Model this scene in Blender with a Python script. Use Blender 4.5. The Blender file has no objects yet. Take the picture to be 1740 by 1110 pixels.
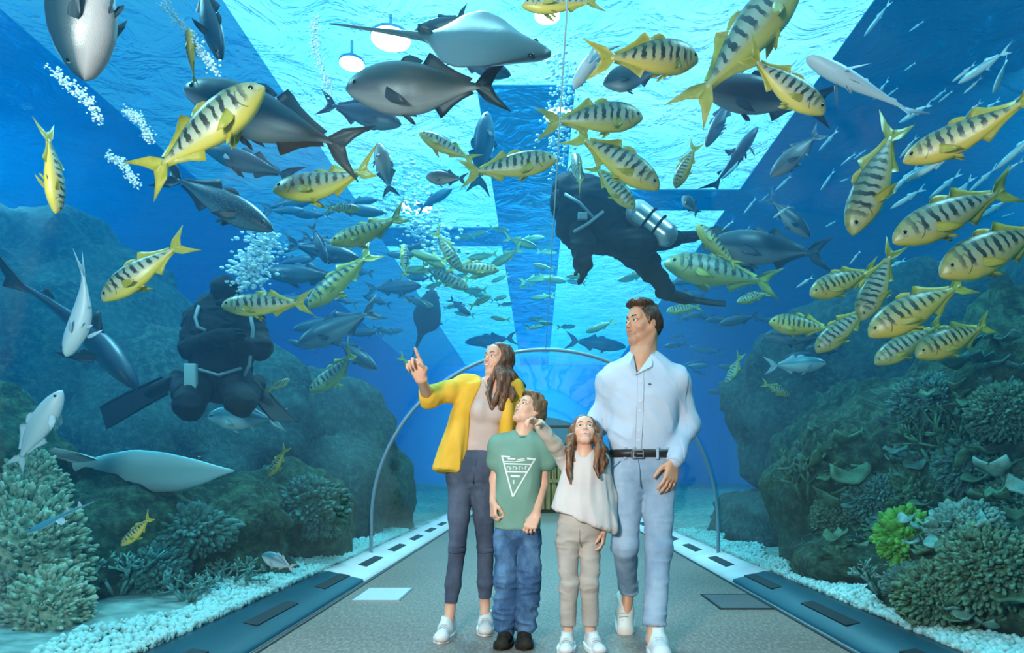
import bpy, bmesh, math, random
import numpy as np
from mathutils import Vector, Matrix
random.seed(7); RNG = np.random.default_rng(7)
SC = bpy.context.scene; COL = SC.collection
# ---------------------------------------------------------------- camera, world, lights, exposure
F = 1100.0; VX, VY = 914.0, 805.0; CAMZ = 0.91           # focal length in pixels, vanishing point, eye height
cam_d = bpy.data.cameras.new('camera'); cam = bpy.data.objects.new('camera', cam_d); COL.objects.link(cam)
cam_d.sensor_width = 36.0; cam_d.lens = 36.0 * F / 1740.0
cam.location = (0, 0, CAMZ); cam.rotation_euler = (math.pi / 2, 0, 0)
cam_d.shift_x = (870 - VX) / 1740.0; cam_d.shift_y = (VY - 555) / 1740.0
cam_d.clip_start = 0.05; cam_d.clip_end = 200
SC.camera = cam
SC.view_settings.view_transform = 'Standard'; SC.view_settings.look = 'None'
SC.view_settings.gamma = 1.0; SC.view_settings.use_curve_mapping = False
SC.view_settings.exposure = 0.0
SC.cycles.use_denoising = True
SC.cycles.max_bounces = 7; SC.cycles.diffuse_bounces = 2; SC.cycles.glossy_bounces = 2
SC.cycles.transparent_max_bounces = 14; SC.cycles.volume_bounces = 1; SC.cycles.transmission_bounces = 4
SC.cycles.caustics_reflective = False; SC.cycles.caustics_refractive = False
SC.cycles.sample_clamp_indirect = 4.0
world = bpy.data.worlds.new('world'); SC.world = world; world.use_nodes = True
wb = world.node_tree.nodes['Background']; wb.inputs[0].default_value = (0.03, 0.30, 0.55, 1); wb.inputs[1].default_value = 0.25

def area(name, loc, target, size, power, color=(1, 1, 1), size_y=None, spread=math.pi):
    d = bpy.data.lights.new(name, 'AREA'); d.energy = power; d.color = color; d.size = size; d.spread = spread
    if size_y: d.shape = 'RECTANGLE'; d.size_y = size_y
    o = bpy.data.objects.new(name, d); COL.objects.link(o); o.location = loc
    o.rotation_euler = (Vector(target) - Vector(loc)).to_track_quat('-Z', 'Y').to_euler()
    return o
area('flash_softbox', (-1.05, 0.2, 1.62), (0.15, 3.5, 0.95), 0.40, 125, (1.0, 0.95, 0.88))
# lamps over the water, and unseen fill lamps added to brighten walls and depths
for nm, p, t, s, e, c in (
    ('tank_lamp_or_fill', (-1.0, 6.0, 6.3), (-1.0, 6.0, 0), 1.2, 420, (0.75, 0.95, 1.0)),
    ('tank_lamp_or_fill', (-5.0, 3.5, 6.3), (-4.0, 4.5, 0), 1.2, 330, (0.75, 0.95, 1.0)),
    ('tank_lamp_or_fill', (3.5, 3.0, 6.3), (3.2, 4.0, 0), 1.0, 170, (0.75, 0.95, 1.0)),
    ('tank_lamp_or_fill', (-8.0, 9.0, 6.3), (-8.5, 10.0, 1), 2.0, 500, (0.75, 0.95, 1.0)),  # added fill, brightens the left tank wall
    ('tank_lamp_or_fill', (0.0, 29.5, 5.4), (0.0, 34.0, 2.2), 2.5, 1500, (0.75, 0.95, 1.0)),  # added fill aimed at the back wall, below the surface
    ('tank_lamp_or_fill', (7.0, 8.0, 6.3), (8.5, 9.5, 2), 1.5, 450, (0.75, 0.95, 1.0)),  # added fill for the right tank wall
    ('tank_lamp_or_fill', (0.5, 21.0, 6.3), (0.5, 21.0, 0), 2.0, 500, (0.75, 0.95, 1.0)),  # added to lift the deep end of the tank
    ('tank_lamp_or_fill', (0.5, 12.0, 6.3), (0.5, 12.0, 0), 1.5, 420, (0.75, 0.95, 1.0)),
    ):
    area(nm, p, t, s, e, c)

# ---------------------------------------------------------------- material helpers
def nmat(name):
    m = bpy.data.materials.new(name); m.use_nodes = True
    nt = m.node_tree; nt.nodes.clear()
    out = nt.nodes.new('ShaderNodeOutputMaterial')
    return m, nt, out
class N:
    """small wrapper to write node trees in a few words"""
    def __init__(s, nt): s.nt = nt
    def __call__(s, typ, ins=None, **props):
        n = s.nt.nodes.new('ShaderNode' + typ)
        for k, v in props.items(): setattr(n, k, v)
        for k, v in (ins or {}).items():
            sock = n.inputs[k]
            if isinstance(v, bpy.types.NodeSocket): s.nt.links.new(v, sock)
            else:
                if isinstance(v, (tuple, list)) and len(v) == 3 and sock.type == 'RGBA': v = (*v, 1)
                sock.default_value = v
        return n
    def math(s, op, a, b=0.0, clamp=False):
        return s('Math', {0: a, 1: b}, operation=op, use_clamp=clamp).outputs[0]
    def mix(s, f, a, b, blend='MIX'):
        n = s('Mix', {0: f, 6: a, 7: b}, data_type='RGBA', blend_type=blend)
        return n.outputs[2]
    def ramp(s, f, stops, interp='LINEAR'):
        n = s('ValToRGB', {0: f}); r = n.color_ramp; r.interpolation = interp
        while len(r.elements) < len(stops): r.elements.new(0.5)
        for e, (p, c) in zip(r.elements, stops):
            e.position = p; e.color = (*c, 1) if len(c) == 3 else c
        return n.outputs[0]
    def noise(s, scale, detail=3, vec=None, rough=0.5, dist=0.0):
        ins = {'Scale': scale, 'Detail': detail, 'Roughness': rough, 'Distortion': dist}
        if vec is not None: ins['Vector'] = vec
        return s('TexNoise', ins).outputs[0]
    def coord(s, which='Object'): return s('TexCoord').outputs[which]
    def mapping(s, vec, scale=(1, 1, 1), rot=(0, 0, 0), loc=(0, 0, 0)):
        return s('Mapping', {'Vector': vec, 'Scale': scale, 'Rotation': rot, 'Location': loc}).outputs[0]
    def bump(s, h, strength=0.3, dist=0.01):
        return s('Bump', {'Height': h, 'Strength': strength, 'Distance': dist}).outputs[0]
def principled(nm, color, rough=0.5, spec=0.5, bump=None, metallic=0.0, **extra):
    """color: rgb or function(N)->socket; bump: function(N)->normal socket"""
    m, nt, out = nmat(nm); n = N(nt)
    c = color(n) if callable(color) else color
    ins = {'Base Color': c, 'Roughness': rough(n) if callable(rough) else rough, 'Specular IOR Level': spec, 'Metallic': metallic}
    ins.update(extra)
    p = n('BsdfPrincipled', ins)
    if bump: nt.links.new(bump(n), p.inputs['Normal'])
    nt.links.new(p.outputs[0], out.inputs[0])
    return m

# ---------------------------------------------------------------- mesh helpers
def mesh(name, V, Fs, mat=None, parent=None, smooth=True, uv=None, col=None):
    V = np.asarray(V, dtype=np.float32)
    me = bpy.data.meshes.new(name)
    if isinstance(Fs, np.ndarray):
        nf, k = Fs.shape
        me.vertices.add(len(V)); me.vertices.foreach_set('co', V.ravel())
        me.loops.add(nf * k); me.loops.foreach_set('vertex_index', Fs.astype(np.int32).ravel())
        me.polygons.add(nf); me.polygons.foreach_set('loop_start', np.arange(0, nf * k, k, dtype=np.int32))
        me.polygons.foreach_set('loop_total', np.full(nf, k, dtype=np.int32))
        me.update(calc_edges=True)
    else:
        me.from_pydata([tuple(v) for v in V], [], [tuple(f) for f in Fs]); me.update()
    if smooth: me.polygons.foreach_set('use_smooth', np.ones(len(me.polygons), dtype=bool))
    if uv is not None:
        l = me.uv_layers.new(name='UVMap')
        vi = np.empty(len(me.loops), dtype=np.int32); me.loops.foreach_get('vertex_index', vi)
        l.data.foreach_set('uv', np.asarray(uv, dtype=np.float32)[vi].ravel())
    if col is not None:
        a = me.color_attributes.new('Col', 'FLOAT_COLOR', 'POINT')
        c = np.ones((len(V), 4), dtype=np.float32); c[:, :3] = col
        a.data.foreach_set('color', c.ravel())
    if mat: me.materials.append(mat)
    o = bpy.data.objects.new(name, me); COL.objects.link(o)
    if parent: o.parent = parent
    return o
class MB:
    """collects simple shapes into one mesh"""
    def __init__(s): s.V = []; s.F = []; s.n = 0
    def add(s, V, Fs):
        V = np.asarray(V, dtype=float); s.V.append(V)
        s.F += [tuple(int(i) + s.n for i in f) for f in Fs]; s.n += len(V); return s
    def box(s, lo, hi, bev=0.0):
        (a, b, c), (d, e, f) = lo, hi
        if bev <= 0:
            V = [(a,b,c),(d,b,c),(d,e,c),(a,e,c),(a,b,f),(d,b,f),(d,e,f),(a,e,f)]
            return s.add(V, [(0,3,2,1),(4,5,6,7),(0,1,5,4),(1,2,6,5),(2,3,7,6),(3,0,4,7)])
        bm = bmesh.new(); bmesh.ops.create_cube(bm, size=1)
        for v in bm.verts: v.co = Vector(((a+d)/2+v.co.x*(d-a), (b+e)/2+v.co.y*(e-b), (c+f)/2+v.co.z*(f-c)))
        bmesh.ops.bevel(bm, geom=list(bm.edges), offset=bev, segments=2, profile=0.7, affect='EDGES')
        return s.bm(bm)
    def bm(s, bm, M=None):
        bm.verts.index_update()
        V = [(M @ v.co if M else v.co)[:] for v in bm.verts]; Fs = [[v.index for v in f.verts] for f in bm.faces]
        bm.free(); return s.add(V, Fs)
    def tube(s, pts, r, n=10, closed=False):
        pts = [Vector(p) for p in pts]; m = len(pts); rr = r if hasattr(r, '__len__') else [r] * m
        V = []; up = None
        for i, p in enumerate(pts):
            t = (pts[(i+1) % m] - pts[i-1]) if closed else (pts[min(i+1, m-1)] - pts[max(i-1, 0)])
            t.normalize()
            if up is None: up = Vector((0, 0, 1)) if abs(t.z) < 0.9 else Vector((1, 0, 0))
            x = t.cross(up).normalized(); up = x.cross(t).normalized()
            for k in range(n):
                a = 2 * math.pi * k / n; V.append((p + (x * math.cos(a) + up * math.sin(a)) * rr[i])[:])
        Fs = [(i*n+k, i*n+(k+1) % n, ((i+1) % m)*n+(k+1) % n, ((i+1) % m)*n+k) for i in range(m if closed else m-1) for k in range(n)]
        if not closed: Fs += [tuple(range(n))[::-1], tuple(range((m-1)*n, m*n))]
        return s.add(V, Fs)
    def build(s, name, mat, parent=None, smooth=False):
        return mesh(name, np.vstack(s.V), s.F, mat, parent, smooth)
def tag(o, label=None, cat=None, group=None, kind=None):
    for k, v in (('label', label), ('category', cat), ('group', group), ('kind', kind)):
        if v: o[k] = v
    return o
def empty(name, loc=(0, 0, 0), label=None, cat=None, group=None):
    o = bpy.data.objects.new(name, None); COL.objects.link(o); o.location = loc; o.empty_display_size = 0.1
    return tag(o, label, cat, group)
def _hash(ix, iy, iz, seed):
    h = (ix * 374761393 + iy * 668265263 + iz * 2147483647 + seed * 1274126177) & 0xffffffff
    h = ((h ^ (h >> 13)) * 1274126177) & 0xffffffff
    return ((h ^ (h >> 16)) & 0xffff) / 65535.0
def vnoise(P, scale=1.0, seed=0, octaves=3):
    """value noise in -1..1 for an array of points"""
    P = np.asarray(P, dtype=float) * scale; out = np.zeros(len(P)); amp = 1.0; tot = 0
    for o in range(octaves):
        Q = P * (2 ** o) + 17.3 * o + 1000; I = np.floor(Q).astype(np.int64); f = Q - I; f = f * f * (3 - 2 * f)
        r = 0
        for dx in (0, 1):
            for dy in (0, 1):
                for dz in (0, 1):
                    w = (f[:, 0] if dx else 1 - f[:, 0]) * (f[:, 1] if dy else 1 - f[:, 1]) * (f[:, 2] if dz else 1 - f[:, 2])
                    r = r + w * _hash(I[:, 0] + dx, I[:, 1] + dy, I[:, 2] + dz, seed + o)
        out += amp * (2 * r - 1); tot += amp; amp *= 0.5
    return out / tot
def W(px, py, Y):
    """the point at depth Y seen at a pixel of the 1740 x 1110 photograph"""
    return Vector(((px - VX) / F * Y, Y, CAMZ + (VY - py) / F * Y))
TX, TZ, TR = 0.07, 0.40, 1.80                            # tunnel axis and radius
def Yrad(px, py, R):
    """depth at which the ray of a pixel is R from the tunnel axis"""
    a = (px - VX) / F; b = (VY - py) / F; c = CAMZ - TZ
    A = a * a + b * b; B = 2 * (-a * TX + b * c); C = TX * TX + c * c - R * R
    return (-B + math.sqrt(max(B * B - 4 * A * C, 0))) / (2 * A)
# ================================================================ the setting: tunnel, tank, water
Y0, Y1 = -1.6, 15.0
RING = 6.67
def arch(r, n=40, zb=0.08, cx=TX):
    pts = [(cx - r, zb), (cx - r, 0.24)]
    pts += [(cx - r * math.cos(math.pi * i / n), TZ + r * math.sin(math.pi * i / n)) for i in range(n + 1)]
    return pts + [(cx + r, 0.24), (cx + r, zb)]
def extrude_profile(name, prof, ys, mat, parent=None, smooth=True, flip=False):
    n = len(prof); V = [(x, y, z) for y in ys for x, z in prof]
    Fs = np.array([(j*n+i, j*n+i+1, (j+1)*n+i+1, (j+1)*n+i) for j in range(len(ys)-1) for i in range(n-1)])
    if flip: Fs = Fs[:, ::-1]
    return mesh(name, V, Fs, mat, parent, smooth)
# --- materials
def m_glass(name, tint, k):
    m, nt, out = nmat(name); n = N(nt)
    co = n.coord('Object')
    h = n.noise(2.2, 2, n.mapping(co, (1, 0.25, 1)))
    bmp = n.bump(h, 0.25, 0.05)
    lw = n('LayerWeight', {'Blend': 0.5, 'Normal': bmp}).outputs['Facing']
    fac = n.math('ADD', n.math('MULTIPLY', n.math('POWER', lw, 5.0), k), 0.025, True)
    tr = n('BsdfTransparent', {'Color': tint}).outputs[0]
    gl = n('BsdfGlossy', {'Color': (0.9, 0.97, 1.0), 'Roughness': 0.06, 'Normal': bmp}).outputs[0]
    mx = n('MixShader', {0: fac, 1: tr, 2: gl}).outputs[0]
    nt.links.new(mx, out.inputs[0]); return m
M_GLASS = m_glass('acrylic', (0.96, 0.99, 1.0), 0.55)
M_GLASS2 = m_glass('acrylic_far', (0.92, 0.97, 0.98), 0.85)
def floor_col(n):
    co = n.coord('Object')
    a = n.noise(60, 4, n.mapping(co, (1.0, 0.35, 1)), 0.7)
    b = n.noise(1.3, 3, co)
    c = n.ramp(a, [(0.32, (0.105, 0.080, 0.068)), (0.52, (0.19, 0.15, 0.125)), (0.70, (0.34, 0.275, 0.235))])
    return n.mix(n.ramp(b, [(0.35, (0, 0, 0)), (0.7, (1, 1, 1))]), c, (0.20, 0.19, 0.18), 'MULTIPLY') if False else n.mix(n.math('MULTIPLY', b, 0.35), c, (0.26, 0.20, 0.165))
M_FLOOR = principled('floor_covering', floor_col, 0.5, 0.35, lambda n: n.bump(n.noise(70, 3, n.mapping(n.coord(), (1, .4, 1))), 0.15, 0.004))
M_KERB = principled('kerb_enamel', lambda n: n.mix(n.noise(3, 3, n.coord()), (0.004, 0.038, 0.06), (0.008, 0.06, 0.085)), 0.4, 0.35)
M_KERBF = principled('kerb_white', lambda n: n.mix(n.noise(5, 3, n.coord()), (0.62, 0.50, 0.50), (0.78, 0.74, 0.74)), 0.35, 0.5)
M_BLACK = principled('black_rubber', (0.008, 0.01, 0.014), 0.5)
M_STEEL = principled('brushed_steel', lambda n: n.mix(n.noise(40, 2, n.mapping(n.coord(), (1, 8, 1))), (0.45, 0.47, 0.5), (0.62, 0.64, 0.66)), 0.35, 0.5, None, 0.9)
M_RING = principled('joint_seal', (0.20, 0.32, 0.40), 0.3, 0.6)
M_SEAM = principled('apex_seal', (0.25, 0.55, 0.65), 0.4)
M_TANKL = principled('tank_paint_left', lambda n: n.mix(n.noise(0.4, 3, n.coord()), (0.02, 0.34, 0.78), (0.03, 0.42, 0.88)), 0.8)
M_TANKR = principled('tank_paint_right', lambda n: n.mix(n.noise(0.4, 3, n.coord()), (0.012, 0.28, 0.42), (0.018, 0.36, 0.52)), 0.8)
M_BED = principled('tank_bed', lambda n: n.ramp(n.noise(9, 5, n.coord()), [(0.3, (0.07, 0.14, 0.13)), (0.7, (0.28, 0.38, 0.34))]), 0.9)
# --- floor with hatches
fl = tag(MB().box((-1.44, Y0, -0.12), (1.61, Y1, 0.0)).build('floor', M_FLOOR), kind='structure')
def hatch(px, py, w, d, mat, matf):
    Y = CAMZ * F / (py - VY); x = (px - VX) / F * Y
    f = MB().box((x - w/2, Y - d/2, -0.01), (x + w/2, Y + d/2, 0.006)).build('floor_hatch', mat, fl)
    t = 0.014; b = MB()
    b.box((x-w/2-t, Y-d/2-t, -0.01), (x+w/2+t, Y-d/2, 0.009)); b.box((x-w/2-t, Y+d/2, -0.01), (x+w/2+t, Y+d/2+t, 0.009))
    b.box((x-w/2-t, Y-d/2, -0.01), (x-w/2, Y+d/2, 0.009)); b.box((x+w/2, Y-d/2, -0.01), (x+w/2+t, Y+d/2, 0.009))
    b.build('hatch_frame', matf, f)
M_HATCH = principled('hatch_light', lambda n: n.mix(n.noise(90, 2, n.coord()), (0.40, 0.38, 0.37), (0.62, 0.60, 0.58)), 0.4)
M_HATCHD = principled('hatch_dark', lambda n: n.mix(n.noise(60, 2, n.coord()), (0.05, 0.055, 0.06), (0.15, 0.13, 0.13)), 0.5)
hatch(651, 1011, 0.33, 0.50, M_HATCH, M_STEEL)
hatch(1250, 1023, 0.34, 0.50, M_HATCHD, M_BLACK)
# --- kerbs either side, with their slots
for side, xa, xb in (('left', -1.44, TX - TR), ('right', 1.61, TX + TR)):
    s = 1 if xb > xa else -1
    prof = [(xa, 0.0), (xa + s*0.012, 0.035), (xb, 0.10), (xb + s*0.10, 0.105), (xb + s*0.10, -0.15)]
    kb = tag(extrude_profile('baseboard_' + side, prof, [Y0, RING - 1.3], M_KERB, None, False, s < 0), kind='structure')
    kf = extrude_profile('kerb_pale', prof, [RING - 1.3, Y1], M_KERBF, kb, False, s < 0)
    b = MB().box((min(xa, xa + s*0.012) - 0.012, Y0, -0.02), (max(xa, xa + s*0.012) + 0.0, Y1, 0.012)); b.build('edge_strip', M_STEEL, kb)
    b = MB().box((xa - 0.026 if s > 0 else xa + 0.012, Y0, -0.02), (xa - 0.012 if s > 0 else xa + 0.026, Y1, 0.004)); b.build('black_floor_strip', M_BLACK, kb)  # narrow black strip on the floor side of the edge strip
    xm = xa + (xb - xa) * 0.55; zt = 0.035 + 0.065 * 0.55
    y = Y0 + 0.6
    while y < 12:
        V = [(xm - 0.04, y, zt - s*0.0070 + .004), (xm + 0.04, y, zt + s*0.0070 + .004), (xm + 0.04, y + 0.62, zt + s*0.0070 + .004), (xm - 0.04, y + 0.62, zt - s*0.0070 + .004)]
        V2 = [(a, b_, c - 0.03) for a, b_, c in V]
        MB().add(V + V2, [(0,1,2,3),(7,6,5,4),(0,4,5,1),(1,5,6,2),(2,6,7,3),(3,7,4,0)]).build('kerb_slot', M_BLACK, kb)
        y += 1.15
# --- acrylic tunnel and its joints
tag(extrude_profile('window_1', arch(TR), np.linspace(Y0, RING, 9), M_GLASS), kind='structure')
tag(extrude_profile('window_2', arch(TR), np.linspace(RING, Y1, 9), M_GLASS2), kind='structure')
ringm = MB().tube([(x, RING, z) for x, z in arch(TR - 0.012, 48)], 0.018, 8)
tag(ringm.build('trim_1', M_RING, None, True), kind='structure')
tag(MB().box((TX + 0.008, Y0, TZ + TR - 0.008), (TX + 0.013, RING, TZ + TR + 0.002)).build('trim_2', M_SEAM), kind='structure')
# --- the end of the tunnel: plaster wall with a slatted wooden door
M_PLASTER = principled('dark_plaster', lambda n: n.mix(n.noise(6, 4, n.coord()), (0.10, 0.16, 0.20), (0.16, 0.22, 0.26)), 0.8)
M_WOOD = principled('slat_wood', lambda n: n.ramp(n.noise(4, 4, n.mapping(n.coord(), (6, 6, 0.6))), [(0.3, (0.16, 0.07, 0.02)), (0.7, (0.55, 0.33, 0.10))]), 0.4)
M_WOODD = principled('dark_wood', (0.06, 0.03, 0.015), 0.5)
V = [(x, Y1, z) for x, z in arch(TR + 0.02, 40, -0.1)]
wf = tag(mesh('wall_far', V, [tuple(range(len(V)))], M_PLASTER, None, False), kind='structure')
dr = tag(MB().box((-0.30, Y1 - 0.06, 0.0), (1.05, Y1 - 0.01, 2.02)).build('door_1', M_WOODD), kind='structure')
for k in range(9):
    x = -0.22 + k * 0.135
    MB().box((x, Y1 - 0.10, 0.08), (x + 0.10, Y1 - 0.055, 1.55), 0.01).build('slat', M_WOOD, dr)
MB().box((-0.30, Y1 - 0.13, 1.60), (1.05, Y1 - 0.055, 1.95)).build('door_head', M_PLASTER, dr)
MB().box((-0.26, Y1 - 0.12, 0.70), (1.01, Y1 - 0.10, 0.78)).build('door_rail', M_WOOD, dr)
# --- tank walls, bed, luminous ceiling
XL, XR, YB, YF, ZT = -11.0, 10.0, -4.0, 34.0, 6.6
tag(MB().box((XL - 0.2, YB, -0.5), (XL, YF, ZT)).build('wall_left', M_TANKL), kind='structure')
tag(MB().box((XR, YB, -0.5), (XR + 0.2, YF, ZT)).build('wall_right', M_TANKR), kind='structure')
tag(MB().box((XL, YF, -0.5), (XR, YF + 0.2, ZT)).build('wall_back', M_TANKL), kind='structure')
def bed(name, x_in, x_out, seed):
    nx, ny = 46, 90; u = np.linspace(0, 1, nx) ** 1.6; ys = np.linspace(YB, YF, ny)
    X = x_in + (x_out - x_in) * u
    G = np.array([(x, y, 0) for y in ys for x in X]); d = np.abs(G[:, 0] - x_in)
    G[:, 2] = 0.07 + 0.10 * np.minimum(d, 3) + 0.16 * np.clip(d, 0, 1) * vnoise(G, 0.9, seed) 
    Fs = np.array([(j*nx+i, j*nx+i+1, (j+1)*nx+i+1, (j+1)*nx+i) for j in range(ny-1) for i in range(nx-1)])
    return tag(mesh(name, G, Fs, M_BED), kind='structure')
bed('ground_left', TX - TR - 0.03, XL, 3); bed('ground_right', TX + TR + 0.03, XR, 5)
def m_emit(name, fn, strength):
    m, nt, out = nmat(name); n = N(nt)
    e = n('Emission', {'Color': fn(n), 'Strength': strength}); nt.links.new(e.outputs[0], out.inputs[0]); return m
M_SKYL = m_emit('skylight', lambda n: n.ramp(n.noise(0.5, 3, n.coord()), [(0.3, (0.30, 0.72, 0.92)), (0.7, (0.62, 0.92, 1.0))]), 2.3)  # ripple caustics mottled into the emission colour of the panel
M_CEIL = principled('tank_ceiling', (0.02, 0.22, 0.36), 0.9)
M_CEILL = principled('tank_ceiling_pale', (0.20, 0.55, 0.75), 0.9)
ce = tag(MB().box((4.05, YB, ZT), (XR, YF, ZT + 0.1)).build('ceiling', M_CEIL), kind='structure')
MB().box((XL, YB, ZT), (-6.6, YF, ZT + 0.1)).build('painted_bay', M_TANKL, ce)
M_BAYGLOW = m_emit('ceiling_bay_glow', lambda n: n.ramp(n.noise(0.5, 3, n.coord()), [(0.3, (0.10, 0.42, 0.75)), (0.7, (0.16, 0.55, 0.85))]), 0.9)
tag(MB().box((-6.6, YB, ZT + 0.02), (-3.8, YF, ZT + 0.1)).build('ceiling_glow_bay', M_BAYGLOW), kind='structure')  # lamp-lit ceiling bay, its brightness put in as added glow
MB().box((-0.9, 9.5, ZT), (0.55, YF, ZT + 0.1)).box((-3.8, 15.0, ZT), (-0.9, 16.2, ZT + 0.1)).box((0.55, 13.0, ZT), (4.05, 14.0, ZT + 0.1)).build('ceiling_dark_strip', M_CEIL, ce)  # invented dark strips, giving the bright overhead its darker patches
sk = tag(MB().box((-3.8, YB, ZT + 0.02), (4.05, 9.5, ZT + 0.1)).box((-3.8, 9.5, ZT + 0.02), (-0.9, 15.0, ZT + 0.1)).box((-3.8, 16.2, ZT + 0.02), (-0.9, YF, ZT + 0.1)).box((0.55, 9.5, ZT + 0.02), (4.05, 13.0, ZT + 0.1)).box((0.55, 14.0, ZT + 0.02), (4.05, YF, ZT + 0.1)).build('window_3', M_SKYL), kind='structure')
# rippled water surface
def m_surface():
    m, nt, out = nmat('water_surface'); n = N(nt)
    co = n.coord('Object'); h = n.noise(1.6, 4, co, 0.6, 0.8)
    b = n.bump(h, 1.0, 0.25)
    lw = n('LayerWeight', {'Blend': 0.5, 'Normal': b}).outputs['Facing']
    fac = n.math('ADD', n.math('MULTIPLY', n.math('POWER', lw, 2.5), 0.85), 0.03, True)
    tr = n('BsdfTransparent', {'Color': (0.85, 0.97, 1.0)}).outputs[0]
    gl = n('BsdfGlossy', {'Color': (0.8, 0.95, 1.0), 'Roughness': 0.08, 'Normal': b}).outputs[0]
    nt.links.new(n('MixShader', {0: fac, 1: tr, 2: gl}).outputs[0], out.inputs[0]); return m
ZS = 5.6
g = np.array([(x, y, ZS) for y in np.linspace(YB, YF, 90) for x in np.linspace(XL, XR, 60)]); g[:, 2] += 0.05 * vnoise(g, 1.1, 9)
Fs = np.array([(j*60+i, j*60+i+1, (j+1)*60+i+1, (j+1)*60+i) for j in range(89) for i in range(59)])[:, ::-1]
tag(mesh('water_surface', g, Fs, m_surface()), kind='structure')
# the body of water, wrapped round the tunnel
m, nt, out = nmat('tank_water'); n = N(nt)
vs = n('VolumeScatter', {'Color': (0.0, 0.42, 0.92, 1), 'Density': 0.028, 'Anisotropy': 0.35})
va = n('VolumeAbsorption', {'Color': (0.0, 0.80, 0.93, 1), 'Density': 0.17})
nt.links.new(n('AddShader', {0: vs.outputs[0], 1: va.outputs[0]}).outputs[0], out.inputs['Volume'])
M_WATER = m
pr = [(XL + .01, -0.4)] + [(x, max(z, -0.4) if i not in (0,) else -0.4) for i, (x, z) in enumerate(arch(TR + 0.04, 40, -0.4))] + [(XR - .01, -0.4), (XR - .01, ZS - 0.12), (XL + .01, ZS - 0.12)]
nn = len(pr); V = [(x, YB + .01, z) for x, z in pr] + [(x, YF - .01, z) for x, z in pr]
Fs = [tuple(range(nn)), tuple(range(nn, 2*nn))[::-1]] + [(i, nn + i, nn + (i+1) % nn, (i+1) % nn) for i in range(nn)]
wv = tag(mesh('water', V, Fs, M_WATER, None, False), kind='structure')
bm = bmesh.new(); bm.from_mesh(wv.data); bmesh.ops.recalc_face_normals(bm, faces=bm.faces); bm.to_mesh(wv.data); bm.free()

# round lamps hung over the water
M_LAMP = m_emit('lamp_glow', lambda n: (0.85, 0.97, 1.0, 1), 26.0)
M_HOUS = principled('lamp_housing', (0.2, 0.25, 0.28), 0.4)
for px, py, r, lb in ((664, 66, .24, 'round lamp over the water above the large grey streaked fish'), (598, 108, .16, 'small round lamp over the water left of the large grey streaked fish'),
                      (950, 196, .22, 'round lamp over the water beside the overhead seam'), (704, 352, .36, 'round lamp over the water at the top of the white light shaft'), (930, 26, .15, 'small round lamp over the water by the topmost yellow fish')):
    Yl = (6.3 - CAMZ) * F / (VY - py); c = W(px, py, Yl); t = empty('tank_lamp_or_fill', c[:], lb, 'lamp', 'lamps over the water')
    MB().tube([(0, 0, 0.0), (0, 0, .03), (0, 0, .07), (0, 0, .10)], [r * 1.03, r * 1.03, r * .7, r * .2], 24).build('housing', M_HOUS, t, True)
    MB().tube([(0, 0, -.012), (0, 0, -.001)], r, 24).build('lens', M_LAMP, t, True)
    MB().tube([(0, 0, .09), (0, 0, .30)], .02, 6).build('hanger', M_HOUS, t, True)
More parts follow.
